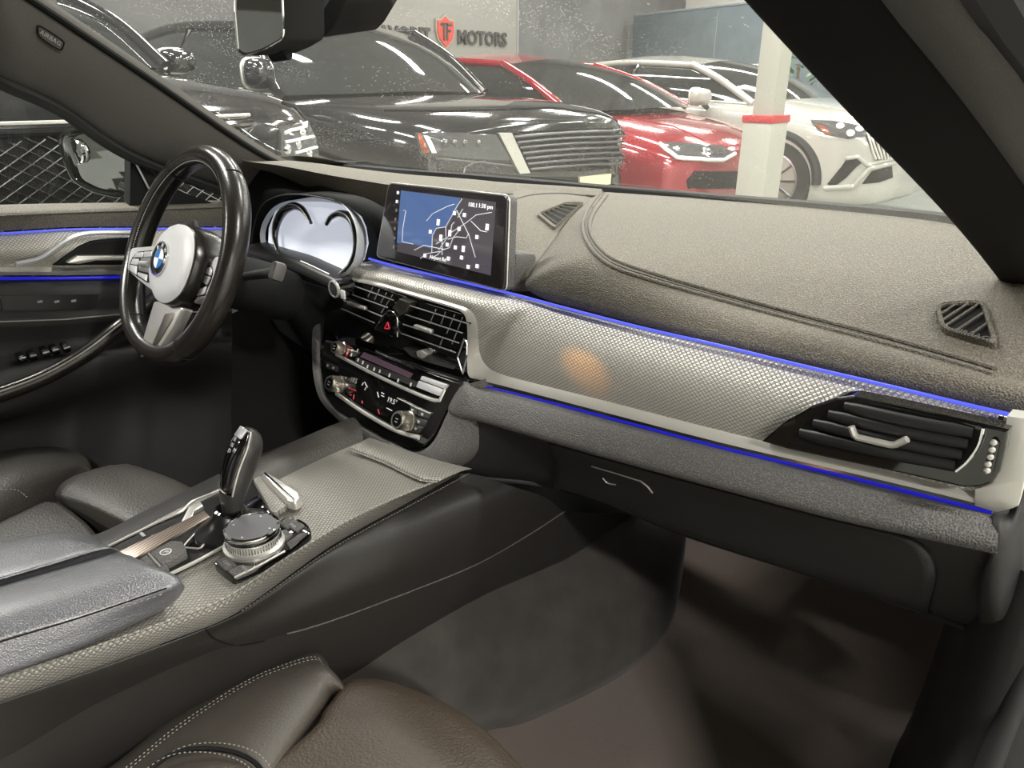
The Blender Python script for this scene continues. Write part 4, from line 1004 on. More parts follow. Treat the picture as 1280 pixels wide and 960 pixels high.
# windscreen and driver window glass
m_gl = bpy.data.materials.new('windscreen_glass'); m_gl.use_nodes = True
N, L = m_gl.node_tree.nodes, m_gl.node_tree.links
N.remove(N['Principled BSDF']); out = N['Material Output']
tr = N.new('ShaderNodeBsdfTransparent'); tr.inputs[0].default_value = (.93, .96, .94, 1)
gs = N.new('ShaderNodeBsdfGlossy'); gs.inputs['Roughness'].default_value = .01
lw = N.new('ShaderNodeLayerWeight'); lw.inputs[0].default_value = .5
pw_ = N.new('ShaderNodeMath'); pw_.operation = 'POWER'; pw_.inputs[1].default_value = 5; L.new(lw.outputs['Facing'], pw_.inputs[0])
fz = N.new('ShaderNodeMath'); fz.operation = 'MULTIPLY_ADD'; fz.inputs[1].default_value = .35; fz.inputs[2].default_value = .02; L.new(pw_.outputs[0], fz.inputs[0])
mx = N.new('ShaderNodeMixShader'); L.new(fz.outputs[0], mx.inputs[0]); L.new(tr.outputs[0], mx.inputs[1]); L.new(gs.outputs[0], mx.inputs[2])
df = N.new('ShaderNodeBsdfDiffuse'); df.inputs[0].default_value = (.85, .85, .8, 1)
tl_ = N.new('ShaderNodeBsdfTranslucent'); tl_.inputs[0].default_value = (.85, .85, .8, 1)
dd_ = N.new('ShaderNodeMixShader'); dd_.inputs[0].default_value = .5; L.new(df.outputs[0], dd_.inputs[1]); L.new(tl_.outputs[0], dd_.inputs[2])
tc = N.new('ShaderNodeTexCoord')
def specks(scale, lo, hi, seed):
    vo = N.new('ShaderNodeTexVoronoi'); vo.inputs['Scale'].default_value = scale; L.new(tc.outputs['Object'], vo.inputs['Vector'])
    rm = N.new('ShaderNodeMapRange'); rm.inputs['From Min'].default_value = hi; rm.inputs['From Max'].default_value = lo; L.new(vo.outputs['Distance'], rm.inputs[0])
    nz_ = N.new('ShaderNodeTexNoise'); nz_.inputs['Scale'].default_value = seed; nz_.inputs['Detail'].default_value = 4; L.new(tc.outputs['Object'], nz_.inputs['Vector'])
    r2 = N.new('ShaderNodeMapRange'); r2.inputs['From Min'].default_value = .45; r2.inputs['From Max'].default_value = .62; L.new(nz_.outputs[0], r2.inputs[0])
    m_ = N.new('ShaderNodeMath'); m_.operation = 'MULTIPLY'; L.new(rm.outputs[0], m_.inputs[0]); L.new(r2.outputs[0], m_.inputs[1]); return m_
s1, s2 = specks(130, .10, .22, 9), specks(260, .14, .30, 5)
ad = N.new('ShaderNodeMath'); ad.operation = 'ADD'; L.new(s1.outputs[0], ad.inputs[0]); L.new(s2.outputs[0], ad.inputs[1])
ml = N.new('ShaderNodeMath'); ml.operation = 'MULTIPLY_ADD'; ml.inputs[1].default_value = .34; ml.inputs[2].default_value = .034; ml.use_clamp = True; L.new(ad.outputs[0], ml.inputs[0])
m2 = N.new('ShaderNodeMixShader'); L.new(ml.outputs[0], m2.inputs[0]); L.new(mx.outputs[0], m2.inputs[1]); L.new(dd_.outputs[0], m2.inputs[2]); L.new(m2.outputs[0], out.inputs[0])
wl_ = crv([p + V((-.015, .02, .004)) for p in pin[:-1]] + [V((-.76, .26, .80))], 30)[::-1]
wr_ = crv([p + V((.015, .02, .004)) for p in E0[:-1]] + [V((.70, .24, .81))], 30)[::-1]
bkw = crv([wl_[0]] + [p + V((0, .035, .0)) for p in back[1:-1]] + [wr_[0]], 50)
tp = crv([wl_[-1], (wl_[-1] + wr_[-1]) / 2 + V((0, .10, .03)), wr_[-1]], 50)
o = obj('window_1', coons(bkw, tp, wl_, wr_), m_gl, None, angle=180); o['kind'] = 'structure'; o['label'] = 'dusty windscreen glass of the car'
m_gs = m_gl.copy(); m_gs.name = 'side_glass'
for n_ in m_gs.node_tree.nodes:
    if n_.type == 'MATH' and n_.operation == 'MULTIPLY_ADD' and n_.use_clamp: n_.inputs[1].default_value = .03; n_.inputs[2].default_value = .008
o = obj('window_2', grid([lin([V((-.745, -1.4, .80)), V((-.745, -.1, .80)), V((-.755, .0, .80))], 4), lin([V((-.66, -1.4, 1.13)), V((-.67, -.45, 1.10)), V((-.74, -.02, .88))], 4)]), m_gs, None, angle=180); o['kind'] = 'structure'; o['label'] = 'driver door window glass'
# roof lining over the cabin (out of frame, shades the seats)
rt = [tp[i] for i in range(0, 51, 5)]
hr = [rt, [p + V((0, -.12, .04)) for p in rt], [p + V((0, -.2, .055)) for p in rt], [p + V((0, -.8, .06)) for p in rt], [p + V((0, -1.6, .04)) for p in rt]]
bm = bmesh.new(); vv = [[bm.verts.new(p) for p in r] for r in hr]
for a in range(4):
    for i in range(10):
        bm.faces.new((vv[a][i], vv[a][i + 1], vv[a + 1][i + 1], vv[a + 1][i]))
o = obj('headliner', bm, M['headliner'], None, angle=180, solid=-.03)
o['kind'] = 'structure'
# ================================================================ centre console
cs = thing('centre_console', 'centre console with lozenge trim deck between the front seats', 'console', (0, -.4, .3))
DZ = .48
KD = Fr((0, -.4, DZ), (1, 0, 0), (0, 1, 0))          # deck plane
ridge = [PZ(x, y, DZ) for x, y in [(-160, 905), (0, 848), (120, 808), (205, 778), (281, 748), (348, 704), (409, 666), (448, 644), (500, 620), (552, 599)]]
dl = [PZ(x, y, DZ - .01) for x, y in [(-160, 770), (0, 700), (60, 690), (128, 684), (200, 648), (268, 613), (310, 592), (340, 578), (390, 557), (428, 540)]]
R_, L_ = crv(ridge, 60), crv(dl, 60)
rows = [[L_[i].lerp(R_[i], j / 8) + V((0, 0, .004 * math.sin(math.pi * j / 8))) for i in range(61)] for j in range(9)]
obj('deck', grid(rows), M['trimflat'], cs, angle=180)
te = [PZ(x, y, DZ - .03) for x, y in [(-160, 935), (0, 878), (120, 836), (240, 792), (276, 778), (312, 757), (400, 693), (447, 664), (505, 632), (575, 592)]]
E_ = crv(te, 60)
md = [a.lerp(b, .45) + V((.006, 0, .008)) for a, b in zip(R_, E_)]
bm = grid([R_, md, E_])
obj('deck_edge', bm, scales(mat('lozenge_trim_edge', (.20, .19, .17), .45, .4), (.3, .66, .9), (-.3, -.66, .9), .009, .4), cs, angle=180)
obj('ridge_bead', tube([p + V((.001, 0, .0008)) for p in R_], .0016, 6), M['trimflat'], cs)
# leather flank with stitching, seam and lower side
fl = [PZ(x, y, DZ - .045) for x, y in [(-160, 952), (0, 894), (120, 852), (200, 822), (262, 797), (330, 764), (420, 710), (490, 676), (560, 642), (640, 608)]]
F_ = crv(fl, 60)
sm = [PX(x, y, v) for (x, y), v in zip([(-160, 1015), (0, 950), (120, 880), (262, 815), (300, 806), (400, 781), (517, 738), (595, 706), (654, 673), (705, 640)], [.015, .03, .05, .078, .085, .085, .085, .085, .085, .085])]
S_ = crv(sm, 60)
cpt = [PX(x, y, v) for (x, y), v in zip([(-160, 1150), (0, 1080), (160, 990), (330, 905), (439, 843), (509, 798), (603, 745), (681, 711), (720, 692), (800, 640)], [.0, .015, .035, .055, .065, .065, .065, .065, .065, .065])]
C_ = crv(cpt, 60)
o_fl = obj('flank', grid(cat([E_, [a.lerp(b, .3) + V((.004, 0, .006)) for a, b in zip(E_, F_)], F_, [a.lerp(b, .5) + V((.010, 0, .01)) * max(0, min(1, (i - 22) / 14)) for i, (a, b) in enumerate(zip(F_, S_))], S_], 5)), M['flank'], cs, angle=180)
o_ls = obj('lower_side', grid(cat([[p + V((-.003, 0, -.001)) for p in S_], [a.lerp(b, .5) + V((.004, 0, 0)) for a, b in zip(S_, C_)], C_, [p + V((-.02, 0, -.02)) for p in C_]], 4)), M['flank'], cs, angle=180)
obj('seam', tube([p + V((.001, 0, .001)) for p in S_[26:]], .0011, 6), M['soft'], cs)
obj('seam', tube(crv(HP([o_fl, o_ls], [(257, 786), (265, 796), (280, 803), (302, 806), (330, 801)], .0008), 20), .0011, 6), M['black'], cs)
sp_ = crv([a.lerp(b, .16) + V((.003, 0, .0055)) for a, b in zip(E_, F_)], 80)[36:]
obj('edge_stitching', stitches(sp_, .005, .0036, .0007), M['stitch'], cs, smooth=False)
obj('edge_groove', tube([p + V((.0, 0, .001)) for p in E_[20:]], .0016, 6), M['black'], cs)
# driver side flank
obj('driver_flank', grid([[p for p in L_], [p + V((-.03, 0, .004)) for p in L_], [p + V((-.06, 0, -.06)) for p in L_], [p + V((-.06, 0, -.4)) for p in L_]]), M['flank'], cs, angle=180)
rg2 = [PZ(x, y, .492) for x, y in [(316, 592), (360, 569), (410, 546), (450, 530)]]
obj('driver_bolster', grid([crv(r, 24) for r in cat([[p + V((-.08, .03, -.12)) for p in rg2], [p + V((-.06, .02, -.02)) for p in rg2], rg2, [p + V((.03, -.015, -.02)) for p in rg2]], 4)]), M['leather'], cs, angle=180)
# bright cover at the front of the deck
fc_ = [[PZ(436, 562, .484), PZ(480, 579, .484), PZ(524, 600, .484), PZ(547, 603, .482)], [PZ(441, 558, .490), PZ(484, 574, .490), PZ(528, 594, .490), PZ(556, 598, .487)], [PZ(452, 552, .491), PZ(492, 566, .491), PZ(536, 580, .490), PZ(577, 589, .485)], [PZ(462, 547, .480), PZ(500, 560, .480), PZ(543, 574, .480), PZ(590, 586, .475)]]
obj('front_cover', grid([crv(r, 24) for r in cat(fc_, 5)]), M['trimflat'], cs, angle=180)
obj('front_cover_edge', tube(crv([p + V((0, -.001, .001)) for p in fc_[0]], 24), .0013, 6), M['trimflat'], cs)
# black inlay round the gear lever
K3 = Fr((0, -.4, DZ + .006), (1, 0, 0), (0, 1, 0))
inl = [(100, 700), (129, 686), (200, 652), (269, 617), (322, 594), (346, 632), (343, 641), (300, 668), (258, 694), (208, 719), (150, 745)]
obj('inlay', prism(rnd(ppx(K3, inl), .006), V((0, 0, -.012)), bevel=.002), M['inlay'], cs, smooth=False)
obj('inlay_chrome', tube(crv(ppx(K3, [(110, 696), (129, 686), (190, 656), (226, 640), (236, 630), (246, 624), (272, 614), (300, 602)], .002), 40), .0018, 6), M['satin'], cs)
obj('inlay_chrome', tube(crv(ppx(K3, [(150, 750), (208, 720), (245, 702), (280, 683)], .002), 30), .0024, 6), M['satin'], cs)
m_wood = mat('striped_metal', (.33, .27, .22), .3, .7)
N, L, b = nodes(m_wood); wv = N.new('ShaderNodeTexWave'); wv.inputs['Scale'].default_value = 70; wv.inputs['Distortion'].default_value = 1.5; tcx = N.new('ShaderNodeTexCoord')
mp_ = N.new('ShaderNodeMapping'); mp_.inputs['Rotation'].default_value = (0, 0, math.radians(-18)); L.new(tcx.outputs['Object'], mp_.inputs[0]); L.new(mp_.outputs[0], wv.inputs['Vector'])
rp_ = N.new('ShaderNodeValToRGB'); rp_.color_ramp.elements[0].color = (.16, .12, .1, 1); rp_.color_ramp.elements[1].color = (.45, .38, .32, 1); L.new(wv.outputs[0], rp_.inputs[0]); L.new(rp_.outputs[0], b.inputs['Base Color'])
obj('roller_cover', prism(ppx(K3, [(146, 690), (255, 638), (263, 646), (166, 699)], .003), V((0, 0, -.004)), bevel=.001), m_wood, cs)
obj('roller_cover_frame', prism(ppx(K3, [(226, 653), (236, 633), (250, 626), (254, 632), (243, 638), (240, 646)], .003), V((0, 0, -.004)), bevel=.001), M['satin'], cs)
pb_ = obj('park_brake_key', prism(rnd(ppx(K3, [(187, 690), (214, 675), (228, 676), (234, 689), (202, 706)], .010), .004), V((0, 0, -.012)), bevel=.002), M['soft'], cs)
u, v = K3.uv(207, 690, .0105)
obj('key_symbol', tube([K3.p(u + .006 * math.cos(a), v + .006 * math.sin(a), .0108) for a in [k * math.pi / 8 for k in range(17)]], .0009, 5, bm=text('P', K3, u, v, .009, .0002, .0106)), M['white_print'], pb_, smooth=False)
for q in ([(172, 700), (184, 693), (198, 705), (186, 712)], [(192, 707), (204, 702), (212, 711), (199, 716)]):
    obj('console_key', prism(rnd(ppx(K3, q, .008), .003), V((0, 0, -.01)), bevel=.001), M['soft'], cs)
obj('key_chrome', tube(ppx(K3, [(186, 692), (200, 708)], .009), .0013, 6), M['satin'], cs)
obj('socket_frame', tube(lin(ppx(K3, [(228, 684), (250, 660), (257, 659), (259, 676), (250, 686), (228, 684)], .004), 24), .0013, 6), M['satin'], cs)
obj('socket', prism(ppx(K3, [(228, 684), (250, 660), (257, 659), (259, 676), (250, 686)], .002), V((0, 0, -.004))), M['gloss'], cs, smooth=False)
u, v = K3.uv(178, 668, .001); obj('tray_mark', box((u, v, .001), .012, .004, .0006, fr=K3, bm=box((u + .012, v + .008, .001), .003, .003, .0006, fr=K3)), M['grey_print'], cs, smooth=False)
# silver lid ahead of the lever
obj('lid_bar', prism(rnd(ppx(K3, [(326, 590), (334, 589), (350, 598), (374, 613), (377, 620), (369, 627), (358, 624), (340, 606)], .014), .005), V((0, 0, -.014)), bevel=.005, seg=3), M['satin'], cs)
obj('lid_plate', prism(rnd(ppx(K3, [(316, 598), (326, 594), (360, 625), (357, 632), (343, 641), (338, 638)], .006), .003), V((0, 0, -.008)), bevel=.0015), M['trimflat'], cs)
obj('cup_tray', prism(rnd(ppx(K3, [(303, 630), (325, 617), (334, 622), (338, 640), (312, 657), (300, 648)], .003), .004), V((0, 0, -.006)), bevel=.001), M['gloss'], cs)
# ================================================================ gear lever
gb0 = PZ(289, 652, .497)
gv = thing('gear_lever', 'curved black gear lever with gloss shift panel on the centre console', 'gear lever', gb0)
GX = gb0.x
def gp(x, y, dx=0): return PX(x, y, GX + dx)
sec = [((277, 648), (302, 652)), ((274, 626), (304, 629)), ((273, 606), (311, 606)), ((277, 582), (323, 580)), ((288, 557), (329, 556)), ((299, 541), (328, 544)), ((307, 535), (321, 537))]
bot_, top_ = [], []
rows = []; fa = []
for i, (a, b) in enumerate(sec):
    A, B = gp(*a), gp(*b); c = (A + B) / 2; wv_ = (B - A).length
    hx = .016 + .004 * (i in (2, 3, 4)) - .008 * (i == 6) - .003 * (i == 5)
    yd = (B - A).normalized(); hy = wv_ * .50 * .74
    hx = min(hx, wv_ * .5)
    r = []
    for k in range(24):
        q = 2 * math.pi * k / 24; cx_, sx_ = math.cos(q), math.sin(q)
        s_ = (abs(cx_) ** 2.8 + abs(sx_) ** 2.8) ** (-1 / 2.8)
        r.append(c + V((hx * s_ * cx_, 0, 0)) + yd * (hy * s_ * sx_))
    rows.append(r)
rows = cat(rows, 5)
obj('grip', grid(rows, closed=True, cap=True), mat('lever_grip', (.035, .034, .032), .36, .25), gv, angle=180)
fpz = []
fr_rows = [[r[14] , r[16], r[18], r[20], r[22]] for r in rows]
n_ = len(fr_rows)
face_ = [[p + V((0, -.0012, .0004)) for p in r] for r in fr_rows[8:n_ - 2]]
obj('shift_panel', grid(face_), M['gloss'], gv, angle=180, solid=.001)
edge_ = [r[0] for r in face_] + [p for p in face_[-1]] + [r[-1] for r in face_[::-1]]
obj('panel_edge', tube(edge_, .0012, 6), M['satin'], gv)
mid_ = face_[int(len(face_) * .55)]; f_ = fr3(mid_[1], mid_[3], face_[int(len(face_) * .7)][1])
bmt = None
for s_, a, c in (('R', -.004, .012), ('N', -.004, .004), ('D', -.004, -.004), ('M', .006, .0)):
    u, v = (mid_[2] - f_.o).dot(f_.ux) + a, (mid_[2] - f_.o).dot(f_.uy) + c
    bmt = text(s_, f_, u, v, .0075, .0003, .0012, bm=bmt)
obj('gear_letters', bmt, M['white_print'], gv, smooth=False)
pk_ = face_[int(len(face_) * .82)]
obj('park_button', box((0, 0, .002), .016, .014, .003, fr=fr3((pk_[1] + pk_[3]) / 2, pk_[3], face_[-1][2]), bevel=.001), M['silver'], gv)
GF = Fr(gb0, (1, 0, 0), (0, 1, 0))
obj('boot', lathe([(.042, -.012), (.042, -.006), (.036, -.002), (.027, .004), (.020, .012), (.017, .02)], GF, 32, su=.9, sv=1.1), M['inlay'], gv)
obj('collar', lathe([(.018, .012), (.018, .02), (.015, .021)], GF, 24), M['gloss'], gv)
# ================================================================ rotary controller with its keys (part of the console)
pl_ = obj('controller_plate', prism(rnd(ppx(K3, [(266, 703), (292, 723), (324, 708), (356, 690), (390, 665), (385, 655), (374, 648), (358, 645), (340, 656), (300, 685)], .004), .006), V((0, 0, -.010)), bevel=.002), M['gloss'], cs)
for q in ([(270, 702), (283, 695), (296, 705), (282, 712)], [(284, 713), (298, 706), (318, 707), (293, 720)], [(349, 653), (358, 647), (374, 651), (358, 660)], [(347, 664), (357, 661), (366, 668), (356, 676)], [(362, 659), (374, 652), (381, 656), (371, 664)], [(358, 678), (374, 667), (386, 664), (362, 684)]):
    kk = obj('controller_key', prism(rnd(ppx(K3, q, .0065), .002), V((0, 0, -.004)), bevel=.0008), M['soft'], pl_)
    cx, cy = sum(p[0] for p in q) / 4, sum(p[1] for p in q) / 4; u, v = K3.uv(cx, cy, .0067)
obj('key_marks', text('MENU', K3, *K3.uv(306, 711, .0067), .006, .0002, .0068, bm=text('COM', K3, *K3.uv(283, 704, .0067), .006, .0002, .0068, bm=text('MAP', K3, *K3.uv(366, 657, .0067), .006, .0002, .0068))), M['grey_print'], pl_, smooth=False)
obj('plate_chrome', tube(ppx(K3, [(293, 722), (324, 707), (356, 689)], .005), .0014, 6), M['satin'], pl_)
RC = K3.at(318, 681, .004)
KF = Fr(RC, (1, 0, 0), (0, 1, 0))
rk = .0325
kb = obj('controller_knob', lathe([(rk * 1.12, 0), (rk * 1.12, .004), (rk * 1.0, .006), (rk * .98, .016), (rk * .99, .018)], KF, 48), M['satin'], cs)
bm = None
for i in range(60):
    a = 2 * math.pi * i / 60; bm = tube([KF.p(rk * .995 * math.cos(a), rk * .995 * math.sin(a), .007), KF.p(rk * .985 * math.cos(a), rk * .985 * math.sin(a), .0155)], .0009, 5, bm=bm)
obj('knurling', bm, M['chrome'], kb)
obj('black_band', lathe([(rk * .99, .017), (rk * 1.0, .0185), (rk * 1.0, .021), (rk * .98, .0225)], KF, 48), M['gloss'], kb)
obj('top_ring', lathe([(rk * 1.0, .0215), (rk * 1.02, .0235), (rk * 1.0, .0265), (rk * .92, .0275), (rk * .90, .0265)], KF, 48), M['chrome'], kb)
obj('touch_top', lathe([(rk * .905, .0262), (rk * .5, .0258), (.0001, .0256)], KF, 48), mat('touch_pad', (.14, .14, .15), .5), kb)
bm = None
for a in (35, 125, 215, 305):
    a = math.radians(a); bm = box((rk * .72 * math.cos(a), rk * .72 * math.sin(a), .0264), .003, .002, .0003, fr=KF, bm=bm)
obj('touch_marks', bm, M['white_print'], kb, smooth=False)
# ================================================================ armrest
ar = thing('armrest', 'padded leather centre armrest with two stitched lids', 'armrest', (-.1, -.75, .5))
AZ = .535
def az(x, y, z=AZ): return PZ(x, y, z)
def lid(name, upper, lower, inner_z, sidepts, botpts):
    """upper: inner (left) edge, lower: outer (right) edge, from the rear to the nose"""
def sheet(rows, k=5, n=40): return grid([crv(r, n) for r in cat(rows, k)])
r0 = [az(x, y, AZ - .012) for x, y in [(-330, 818), (-120, 764), (0, 731), (70, 711), (138, 691)]]
r1 = [az(x, y, AZ) for x, y in [(-330, 830), (-120, 773), (0, 738), (72, 717), (152, 696)]]
r2 = [az(x, y, AZ + .004) for x, y in [(-330, 880), (-120, 805), (0, 765), (90, 738), (185, 712)]]
r3 = [az(x, y, AZ - .004) for x, y in [(-330, 905), (-120, 835), (0, 794), (100, 762), (212, 724)]]
r4 = [az(x, y, AZ - .010) for x, y in [(-330, 914), (-120, 845), (0, 804), (105, 772), (219, 733)]]
r5 = [az(x, y, AZ - .024) for x, y in [(-330, 940), (-120, 866), (0, 824), (110, 788), (221, 742)]]
r6 = [az(x, y, AZ - .042) for x, y in [(-330, 965), (-120, 892), (0, 846), (110, 806), (208, 760)]]
r7 = [p + V((-.03, 0, -.012)) for p in r6]
rt = [r0, r1, r2, r3, r4, r5, r6, r7]
# rounded nose
nose = []; nc_ = sum([q[-1] for q in rt], V((0, 0, 0))) / 8
for r in rt: nose.append(r + [r[-1].lerp(nc_, .22) + V((-.004, .010, -.003)), r[-1].lerp(nc_, .6) + V((-.010, .014, -.010))])
lr = obj('right_lid', sheet(nose), M['armleather'], ar, angle=180)
st_ = crv([p + V((0, 0, .0015)) for p in r4], 80)
spx = [PIX(p) for p in st_]
obj('lid_seam', tube(crv(HP(lr, spx[1:-2], .0002), 80), .0010, 6), M['black'], lr)
for d_ in (4.5, -4.5): obj('lid_stitching', stitches(crv(HP(lr, off_px(spx, d_)[1:-3], .0008), 80), .006, .0042, .0008), M['stitch'], lr, smooth=False)
q0 = [az(x, y, AZ - .03) for x, y in [(-330, 740), (-120, 700), (0, 680), (60, 668), (100, 668)]]
q1 = [az(x, y, AZ - .008) for x, y in [(-330, 748), (-120, 706), (0, 685), (70, 673), (112, 676)]]
q2 = [az(x, y, AZ + .0) for x, y in [(-330, 790), (-120, 735), (0, 705), (68, 690), (125, 681)]]
q3 = [az(x, y, AZ - .0) for x, y in [(-330, 812), (-120, 757), (0, 724), (68, 704), (132, 686)]]
q4 = [az(x, y, AZ - .014) for x, y in [(-330, 818), (-120, 763), (0, 729), (69, 709), (137, 689)]]
q5 = [p + V((.006, 0, -.04)) for p in q4]
lq = [[p + V((-.04, .0, -.06)) for p in q0], q0, q1, q2, q3, q4, q5]
nq = [r + [r[-1] + V((-.012, .016, -.02))] for r in lq]
obj('left_lid', sheet(nq), M['armleather'], ar, angle=180)
obj('base', prism([p + V((-.07 if k < 3 else 0, 0, -.04)) for k, p in enumerate( [r6[0], r6[2], r6[4], q4[4], q4[2], q4[0]])], V((0, 0, -.05))), M['black'], ar, smooth=False)
# ================================================================ passenger seat
ps = thing('seat', 'black leather passenger seat with stitched side bolster in the foreground', 'seat', (.4, -.8, .1))
b0 = [PZ(x, y, .30) for x, y in [(20, 1040), (140, 962), (215, 900), (300, 845), (350, 826), (388, 816)]]
b1 = [PZ(x, y, .345) for x, y in [(40, 1050), (156, 964), (225, 908), (305, 856), (350, 836), (392, 824)]]
b2 = [PZ(x, y, .362) for x, y in [(150, 1080), (240, 990), (290, 930), (340, 880), (375, 850), (405, 838)]]
b3 = [PZ(x, y, .35) for x, y in [(260, 1100), (320, 1010), (350, 950), (380, 905), (400, 878), (414, 858)]]
b4 = [PZ(x, y, .31) for x, y in [(280, 1110), (342, 1020), (358, 958), (385, 920), (405, 894), (416, 876)]]
bl = [[p + V((-.01, 0, -.10)) for p in b0], b0, b1, b2, b3, b4, [p + V((0, 0, -.05)) for p in b4]]
bl = [r + [r[-1] + V((.006, .012, -.012)), r[-1] + V((.006, .020, -.04)), r[-1] + V((.0, .022, -.11))] for r in bl]
bo = obj('bolster', sheet(bl, 5, 50), M['seat'], ps, angle=180)
stl_ = crv([p + V((0, .001, .002)) for p in b1] + [PZ(405, 834, .352), PZ(414, 850, .345), PZ(418, 868, .325)], 90)
for d_ in (0, .006): obj('bolster_stitching', stitches([p + V((d_ * .8, -d_ * .3, .0015)) for p in stl_], .005, .0036, .0007), M['stitch'], bo, smooth=False)
sv2 = crv([PZ(180, 966, .37), PZ(215, 942, .372), PZ(250, 935, .372), PZ(290, 939, .37), PZ(318, 952, .366), PZ(335, 975, .36)], 50)
obj('panel_seam', tube([p + V((0, 0, -.001)) for p in sv2], .0025, 6), M['black'], bo)
for d_ in (.008, -.008): obj('panel_stitching', stitches([p + V((0, d_, .001)) for p in sv2], .005, .0036, .0007), M['stitch'], bo, smooth=False)
m_cush = grain(mat('seat_leather', (.046, .033, .022), .5), 300, .5, .001)
fe = [PZ(x, y, .335) for x, y in [(436, 852), (470, 852), (520, 868), (570, 893), (610, 925), (645, 962), (700, 1020)]]
fe2 = [PZ(x, y, .345) for x, y in [(410, 885), (455, 885), (505, 905), (550, 930), (585, 960), (615, 1000), (660, 1060)]]
c1_ = [PZ(x, y, .35) for x, y in [(360, 940), (410, 950), (460, 975), (500, 1010), (530, 1040), (560, 1080), (600, 1140)]]
c2_ = [p + V((.02, -.35, -.01)) for p in c1_]
fe0 = [p + V((.0, .012, -.03)) for p in fe]; fe00 = [p + V((0, .0, -.2)) for p in fe]
cu = [fe00, fe0, fe, fe2, c1_, c2_]
cu = [[r[0] + V((-.006, 0, -.05)), r[0] + V((-.004, 0, -.012))] + r for r in cu]
obj('cushion', sheet(cu, 5, 50), m_cush, ps, angle=180)
pbk = [[V((.13, -1.12, .30)), V((.14, -1.05, .5)), V((.16, -1.10, .8)), V((.20, -1.2, 1.0))], [V((.37, -1.02, .30)), V((.37, -.99, .5)), V((.37, -1.06, .8)), V((.37, -1.18, 1.04))], [V((.62, -1.12, .30)), V((.61, -1.05, .5)), V((.59, -1.10, .8)), V((.55, -1.2, 1.0))]]
def backrest(par, dx):
    rows = [crv([p + V((dx, 0, 0)) for p in r], 16) for r in cat(pbk, 6)]
    obj('backrest', grid([[p + V((0, -.12, 0)) for p in rows[0]]] + rows + [[p + V((0, -.12, 0)) for p in rows[-1]]]), M['seat'], par, angle=180)
    obj('headrest', box((.37 + dx, -1.22, 1.12), .26, .10, .18, bevel=.04), M['seat'], par)
backrest(ps, 0)
# ================================================================ driver's seat
dsn = thing('seat', 'black leather driver seat cushion beyond the armrest', 'seat', (-.5, -.7, .1))
def blob(rows, mt, nm, par, k=4, n=24): return obj(nm, sheet(rows, k, n), mt, par, angle=180)
tA, tB, tC, tD = PZ(66, 610, .40), PZ(118, 582, .40), PZ(262, 634, .385), PZ(200, 690, .385)
tb0 = crv([tA, tA.lerp(tB, .5), tB], 10)
def row_(s_, dz, out=0):
    a, b, c, d = tA, tB, tC, tD
    return a, b
rows = []
m2_ = [PZ(95, 596, .41), PZ(145, 580, .405), PZ(180, 588, .40), PZ(225, 606, .395), PZ(268, 634, .385)]
m1_ = [p + V((.0, .012, -.03)) for p in m2_]; m0_ = [p + V((.0, .0, -.2)) for p in m2_]
m3_ = [PZ(68, 612, .41), PZ(110, 622, .412), PZ(150, 640, .408), PZ(190, 660, .40), PZ(230, 680, .385)]
m4_ = [p + V((.0, -.01, -.02)) for p in m3_]; m5_ = [p + V((0, -.012, -.12)) for p in m3_]
thr = [m0_, m1_, m2_, [a.lerp(b, .5) + V((0, 0, .006)) for a, b in zip(m2_, m3_)], m3_, m4_, m5_]
thr = [[r[0] + V((-.01, 0, -.10)), r[0] + V((-.006, 0, -.015))] + r + [r[-1] + V((.008, 0, -.02)), r[-1] + V((.01, 0, -.14))] for r in thr]
blob(thr, M['leather'], 'thigh_support', dsn)
backrest(dsn, -.85)
n2 = [PZ(66, 628, .405), PZ(100, 655, .405), PZ(130, 690, .40), PZ(170, 720, .385)]
cr = [[p + V((0, .004, -.12)) for p in n2], [p + V((0, .002, -.015)) for p in n2], n2, [p + V((-.06, -.10, .005)) for p in n2], [p + V((-.10, -.5, 0)) for p in n2]]
blob(cr, M['leather'], 'cushion', dsn)
o1_ = [PZ(-140, 600, .40), PZ(-40, 574, .41), PZ(30, 562, .415), PZ(75, 562, .41), PZ(102, 570, .40)]
o2_ = [PZ(-140, 640, .44), PZ(-40, 605, .45), PZ(20, 585, .45), PZ(70, 576, .435), PZ(108, 578, .415)]
o3_ = [PZ(-140, 690, .42), PZ(-40, 650, .43), PZ(10, 628, .43), PZ(50, 612, .425), PZ(100, 592, .41)]
bw = [[p + V((0, .01, -.12)) for p in o1_], o1_, o2_, o3_, [p + V((.01, -.01, -.08)) for p in o3_]]
bw = [r + [r[-1] + V((.008, .004, -.02)), r[-1] + V((.006, .002, -.10))] for r in bw]
bo2 = blob(bw, M['leather'], 'bolster', dsn)
obj('bolster_stitching', stitches(crv([PZ(75, 562, .418), PZ(98, 568, .416), PZ(108, 576, .413), PZ(111, 588, .41)], 30), .005, .0036, .0007), M['stitch'], bo2, smooth=False)
obj('bolster_stitching', stitches(crv([PZ(0, 612, .455), PZ(20, 612, .45), PZ(35, 622, .44)], 20), .005, .0036, .0007), M['stitch'], bo2, smooth=False)
